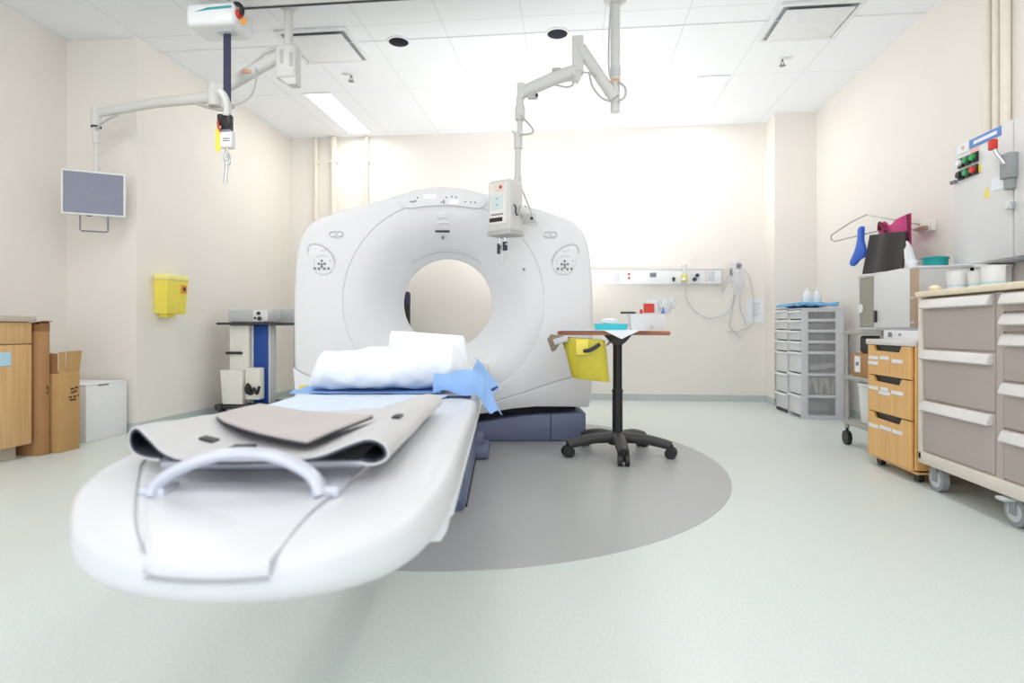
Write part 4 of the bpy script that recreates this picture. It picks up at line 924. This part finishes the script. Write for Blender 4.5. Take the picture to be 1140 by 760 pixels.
# tall white cabinet behind the carts
wf = thing('white_locker', 'white cabinet against right wall behind the carts', 'cabinet', (2.4, 4.06, 0))
obj('cabinet_body', B().box(2.24, 2.558, 3.80, 4.30, 0, 1.19, .006), M['white'], wf)
obj('cabinet_top', B().box(2.225, 2.558, 3.79, 4.31, 1.19, 1.212, .006), M['white'], wf)
obj('door_line', B().box(2.2375, 2.2405, 4.045, 4.05, .05, 1.17), M['seam'], wf)
tl = thing('teal_bowl', 'teal round basin on top of the white cabinet', 'basin', (2.34, 4.17, 1.212))
obj('basin', B().lathe([(.06, 1.213), (.068, 1.22), (.073, 1.285), (.076, 1.29), (.068, 1.29), (.06, 1.222)], (2.34, 4.17, 0), 32), M['teal'], tl)
obj('rim_wrap', B().lathe([(.075, 1.282), (.079, 1.287), (.079, 1.293), (.074, 1.296)], (2.34, 4.17, 0), 32, cap0=False, cap1=False), M['teal'], tl)
solo('dark_cup', B().lathe([(.035, 1.222), (.036, 1.30), (.03, 1.303), (.001, 1.303)], (2.345, 4.175, 0), 18), M['charcoal'], 'dark round cup inside the teal basin', 'cup')
def f_tis(u, v):
    a = u * 2 * PI; r_ = (.034 + .022 * v * math.sin(a * 3 + v * 2)) * (1.05 - .6 * v)
    return (2.27 + r_ * math.cos(a) * .9 - .02 * v, 4.292 + r_ * math.sin(a) + .03 * v, 1.225 + .17 * v + .03 * v * math.sin(a * 2))
tw = thing('tissue_bag', 'crumpled white tissue packet beside the teal basin', 'tissue', (2.27, 4.28, 1.212))
obj('packet', B().ball((2.27, 4.292, 1.256), .034, .036, .044, 20, .35, 8), M['linen'], tw)
obj('tissue', B().sheet(f_tis, 30, 14, .003), M['linen'], tw)

# beige treatment cart
bc = thing('treatment_cart', 'large beige treatment cart with taupe drawers', 'treatment cart', (2.0, 2.8, 0))
Y0, Y1 = 1.98, 3.36; YD = 2.765
obj('cart_frame', B().box(1.80, 2.22, Y1 - .03, Y1, .15, 1.0, .004).box(1.80, 2.22, Y0, Y0 + .03, .15, 1.0, .004).box(1.80, 2.22, Y0, Y1, .13, .19, .006).box(2.19, 2.22, Y0, Y1, .15, 1.0).box(1.825, 2.2, Y0 + .02, Y1 - .02, .18, .99), M['tan_frame'], bc)
obj('divider', B().box(1.812, 2.18, YD - .022, YD + .022, .185, .99).box(1.83, 2.18, Y0 + .025, Y1 - .025, .97, .99), M['taupe'], bc)
obj('cart_top', B().box(1.79, 2.225, Y0 - .01, Y1 + .012, .995, 1.025, .006), M['tan_top'], bc)
def drawer(y0, y1, z0, z1):
    d_ = obj('drawer', B().box(1.808, 1.84, y0, y1, z0, z1, .003), M['taupe'], bc)
    hp = [(1.808, z1 - .048), (1.782, z1 - .052), (1.776, z1 - .046), (1.788, z1 - .012), (1.796, z1 - .004), (1.808, z1 - .004)]
    obj('handle', B().prism(hp, 'xz', y0 + .008, y1 - .008, .003), M['handle_white'], d_)
for z0, z1 in ((.735, .985), (.47, .725), (.20, .46)): drawer(YD + .028, Y1 - .036, z0, z1)
for z0, z1 in ((.905, .985), (.82, .898), (.615, .812), (.415, .607), (.20, .407)): drawer(Y0 + .036, YD - .028, z0, z1)
for x, y in ((1.855, 3.27), (1.855, 2.72), (2.16, 3.28), (2.16, 2.06)):
    cw = obj('caster', B().cyl((x - .016, y, .062), (x + .016, y, .062), .062, seg=28), M['rubber_grey'], bc)
    obj('wheel_disc', B().cyl((x - .019, y, .062), (x + .019, y, .062), .042, seg=24), M['device'], cw)
    obj('fork', B().box(x - .028, x - .021, y - .018, y + .02, .05, .135, .003).box(x + .021, x + .028, y - .018, y + .02, .05, .135, .003).box(x - .03, x + .03, y - .03, y + .03, .118, .135, .003), M['rubber_grey'], cw)
    if x < 2 and y < 3: obj('brake_pedal', B().box(x - .075, x - .01, y - .02, y + .03, .108, .122, .004), M['device'], cw)
def cup(x, y, r0, r1, h_, label, m_):
    t_ = thing('plastic_cup', label, 'cup', (x, y, 1.025), group='plastic cups on the beige cart')
    obj('cup_body', B().lathe([(r0, 1.027), (r0 + .001, 1.03), (r1, 1.025 + h_), (r1 + .004, 1.027 + h_), (r1 - .002, 1.027 + h_), (r0 - .003, 1.033)], (x, y, 0), 26), m_, t_)
    obj('printed_band', B().lathe([(r0 + .0025, 1.045), (r0 + .004, 1.055)], (x, y, 0), 26, cap0=False, cap1=False), M['blue_label'], t_)
cup(1.95, 3.285, .040, .050, .10, 'clear plastic cup furthest from camera on the beige cart', M['cup'])
cup(1.985, 3.185, .036, .042, .09, 'clear plastic cup in the middle of three on beige cart', M['cup'])
cup(1.985, 3.075, .044, .048, .105, 'white plastic cup nearest the camera on the beige cart', M['cup'])
solo('putty_lump', B().ball((1.86, 3.315, 1.041), .028, .026, .016, 16, .3), M['tan_top'], 'small cream tape roll on the cart end by the cups', 'tape')

# electrical panel
ep = thing('electrical_panel', 'grey white electrical cabinet with buttons on the right wall', 'electrical panel', (2.5, 3.8, 1.2))
XP = 2.42
obj('cabinet_box', B().box(XP, 2.568, 3.22, 4.10, 1.218, 1.995, .006), M['beige_wall_box'], ep)
obj('door', B().box(XP - .014, XP, 3.575, 4.09, 1.226, 1.985, .005), M['beige_wall_box'], ep)
obj('door', B().box(XP - .014, XP, 3.23, 3.565, 1.226, 1.985, .005), M['beige_wall_box'], ep)
obj('bottom_edge', B().box(XP - .01, 2.568, 3.22, 3.60, 1.205, 1.218), M['ink'], ep)
xs = XP - .014
obj('sign', B().box(xs - .004, xs, 3.66, 3.93, 1.930, 1.982), M['bluesign'], ep, label='blue sign strip')
obj('sign_text', B().box(xs - .006, xs - .003, 3.69, 3.89, 1.945, 1.966), M['paper'], ep)
obj('emblem_plate', B().box(xs - .004, xs, 3.94, 4.05, 1.925, 1.982), M['paper'], ep)
obj('emblem_dot', B().lathe([(.012, xs - .006), (.012, xs - .003)], (0, 3.99, 1.955), 14, 'x'), M['orange_mark'], ep)
obj('pink_label', B().box(xs - .003, xs, 3.85, 3.925, 1.898, 1.926), M['pinksign'], ep)
for i, y in enumerate((4.005, 3.94, 3.875)):
    for j, z in enumerate((1.865, 1.79)):
        col = [['white', 'green', 'green'], ['black', 'green', 'red']][j][i]
        bb = obj('push_button', B().box(xs - .014, xs, y - .026, y + .026, z - .03, z + .03, .004), M['black'], ep)
        obj('button_face', B().lathe([(.019, xs - .030), (.021, xs - .012)], (0, y + .003, z), 18, 'x'), M[col], bb)
obj('yellow_ring', B().box(xs - .003, xs, 3.83, 3.85, 1.765, 1.815), M['yellow'], ep)
obj('key_switch', B().tube([(xs, 4.065, 1.765), (xs - .03, 4.072, 1.755)], .012, 10), M['ink'], ep)
obj('warning_triangle', B().prism([(3.805, 1.60), (3.755, 1.60), (3.78, 1.665)], 'yz', xs - .003, xs), M['yellow'], ep)
obj('paper_label', B().box(xs - .003, xs, 3.62, 3.74, 1.625, 1.70), M['paper'], ep)
hh = obj('lever_box', B().box(xs - .045, xs, 3.53, 3.61, 1.66, 1.80, .006), M['rubber_grey'], ep)
obj('lever', B().tube([(xs - .04, 3.57, 1.74), (xs - .06, 3.60, 1.80), (xs - .065, 3.625, 1.85)], .012, 10), M['steel'], hh)
obj('lever_grip', B().box(xs - .085, xs - .05, 3.605, 3.645, 1.835, 1.895, .008), M['red'], hh, label='red lever grip')
obj('latch_body', B().box(xs - .035, xs, 3.545, 3.595, 1.60, 1.665, .006), M['rubber_grey'], hh)
obj('padlock', B().box(xs - .03, xs, 3.55, 3.59, 1.49, 1.53, .005), M['steel'], ep)

# aprons on wall hanger
ah = thing('apron_hanger', 'thin metal wire hanger arm swung out from the right wall', 'hanger', (2.55, 4.62, 1.58))
obj('wall_bracket', B().box(2.535, 2.569, 4.56, 4.74, 1.535, 1.61, .006), M['cream'], ah)
obj('bracket_plate', B().box(2.50, 2.54, 4.60, 4.72, 1.55, 1.575, .003), M['brown'], ah)
obj('wire', B().tube([(2.53, 4.70, 1.60), (2.42, 4.98, 1.70), (2.38, 5.18, 1.765), (2.36, 5.40, 1.745), (2.38, 5.86, 1.70), (2.39, 5.88, 1.66), (2.39, 5.80, 1.635), (2.42, 5.20, 1.62), (2.46, 4.9, 1.61), (2.53, 4.72, 1.56)], .006, 8), M['steel_dull'], ah)
def hang(f, nu, nv, th, m_, name, label, cat): return solo(name, B().sheet(f, nu, nv, th), m_, label, cat)
def f_black(u, v):
    y = 5.03 - .50 * u + .10 * (v) * (1 - u) * .6 - .02 * v * u; z = 1.575 - .10 * u * .5 - v * (.305 - .03 * u)
    return (2.34 + .018 * math.sin(u * 9) - .03 * v, y, z)
hang(f_black, 26, 16, .012, M['blackcloth'], 'black_apron', 'black lead apron hanging in front of the pink vest', 'apron')
pv = thing('pink_vest', 'magenta lead vest draped on the wall hanger', 'vest', (2.42, 4.75, 1.45))
def f_pink(u, v):
    y = 4.98 - .42 * u; top = 1.618 + (.04 * max(0, (u - .55) / .45) ** .6 if u > .55 else .05 * max(0, 1 - abs(u - .12) / .14))
    return (2.385 + .015 * math.sin(u * 7), y, top - v * (top - 1.42))
obj('vest_front', B().sheet(f_pink, 30, 12, .014), M['pink'], pv)
obj('shoulder_trim', B().tube([(2.37, 4.96, 1.60), (2.365, 4.935, 1.655), (2.37, 4.89, 1.60), (2.372, 4.86, 1.575)], .012, 8, 4).tube([(2.378, 4.565, 1.65), (2.378, 4.555, 1.58), (2.38, 4.55, 1.45)], .010, 8, 4), M['pink_dark'], pv)
bgl = smooth_pts([(5.255, 1.670, 0), (5.290, 1.685, 0), (5.330, 1.665, 0), (5.340, 1.585, 0), (5.390, 1.495, 0), (5.470, 1.420, 0), (5.475, 1.385, 0), (5.420, 1.370, 0), (5.320, 1.410, 0), (5.240, 1.425, 0), (5.220, 1.485, 0), (5.260, 1.575, 0)], 4, True)
solo('blue_shield', B().prism([(p.x, p.y) for p in bgl], 'yz', 2.375, 2.405, .008), M['bluevinyl'], 'bright blue mitten-shaped shield hanging beside the black apron', 'shield')

# ================================================================== camera
cam = bpy.data.cameras.new('camera'); co = bpy.data.objects.new('camera', cam); COL.objects.link(co)
cam.sensor_width = 36; cam.lens = 665 / 1140 * 36; cam.shift_y = -15 / 1140
co.location = (0, 0, .835); co.rotation_euler = (R(90), 0, math.atan(70 / 665))
cam.dof.use_dof = True; cam.dof.focus_distance = 4.4; cam.dof.aperture_fstop = 2.8
cam.clip_start = .05
scene.camera = co

# ================================================================== light
w = bpy.data.worlds.new('world'); scene.world = w; w.use_nodes = True
bgn = w.node_tree.nodes['Background']; bgn.inputs[0].default_value = lin((244, 248, 255)); bgn.inputs[1].default_value = 1.5
def area(name, x, y, z, sx, sy, e, c=(255, 250, 242)):
    l = bpy.data.lights.new(name, 'AREA'); l.shape = 'RECTANGLE'; l.size = sx; l.size_y = sy; l.energy = e; l.color = lin(c)[:3]
    o = bpy.data.objects.new(name, l); COL.objects.link(o); o.location = (x, y, z); return o
for x, y, e in [(-2.52, 6.24, 5.5), (1.27, 6.24, 5.5), (-2.52, 2.6, 14), (-.6, 2.0, 3), (1.27, 2.6, 14), (-2.52, -.6, 9), (-.6, -.6, 7), (1.27, -.6, 9)]:
    area('troffer_lamp', x, y, CZ - .03, .26, 1.18, e, (255, 253, 250))
# unseen spot added behind the scanner to brighten ceiling and back wall
f2 = bpy.data.lights.new('ceiling_fill_spot', 'SPOT'); f2.energy = 115; f2.spot_size = R(165); f2.spot_blend = .8; f2.shadow_soft_size = .25
o2 = bpy.data.objects.new('ceiling_fill_spot', f2); COL.objects.link(o2); o2.location = (-.15, 5.85, .85); o2.rotation_euler = (R(180), 0, 0)
scene.view_settings.view_transform = 'Standard'; scene.view_settings.look = 'None'
scene.view_settings.exposure = 0.42; scene.view_settings.gamma = 1.0; scene.view_settings.use_curve_mapping = False
scene.cycles.use_denoising = True
scene.cycles.max_bounces = 10; scene.cycles.diffuse_bounces = 6; scene.cycles.transparent_max_bounces = 12
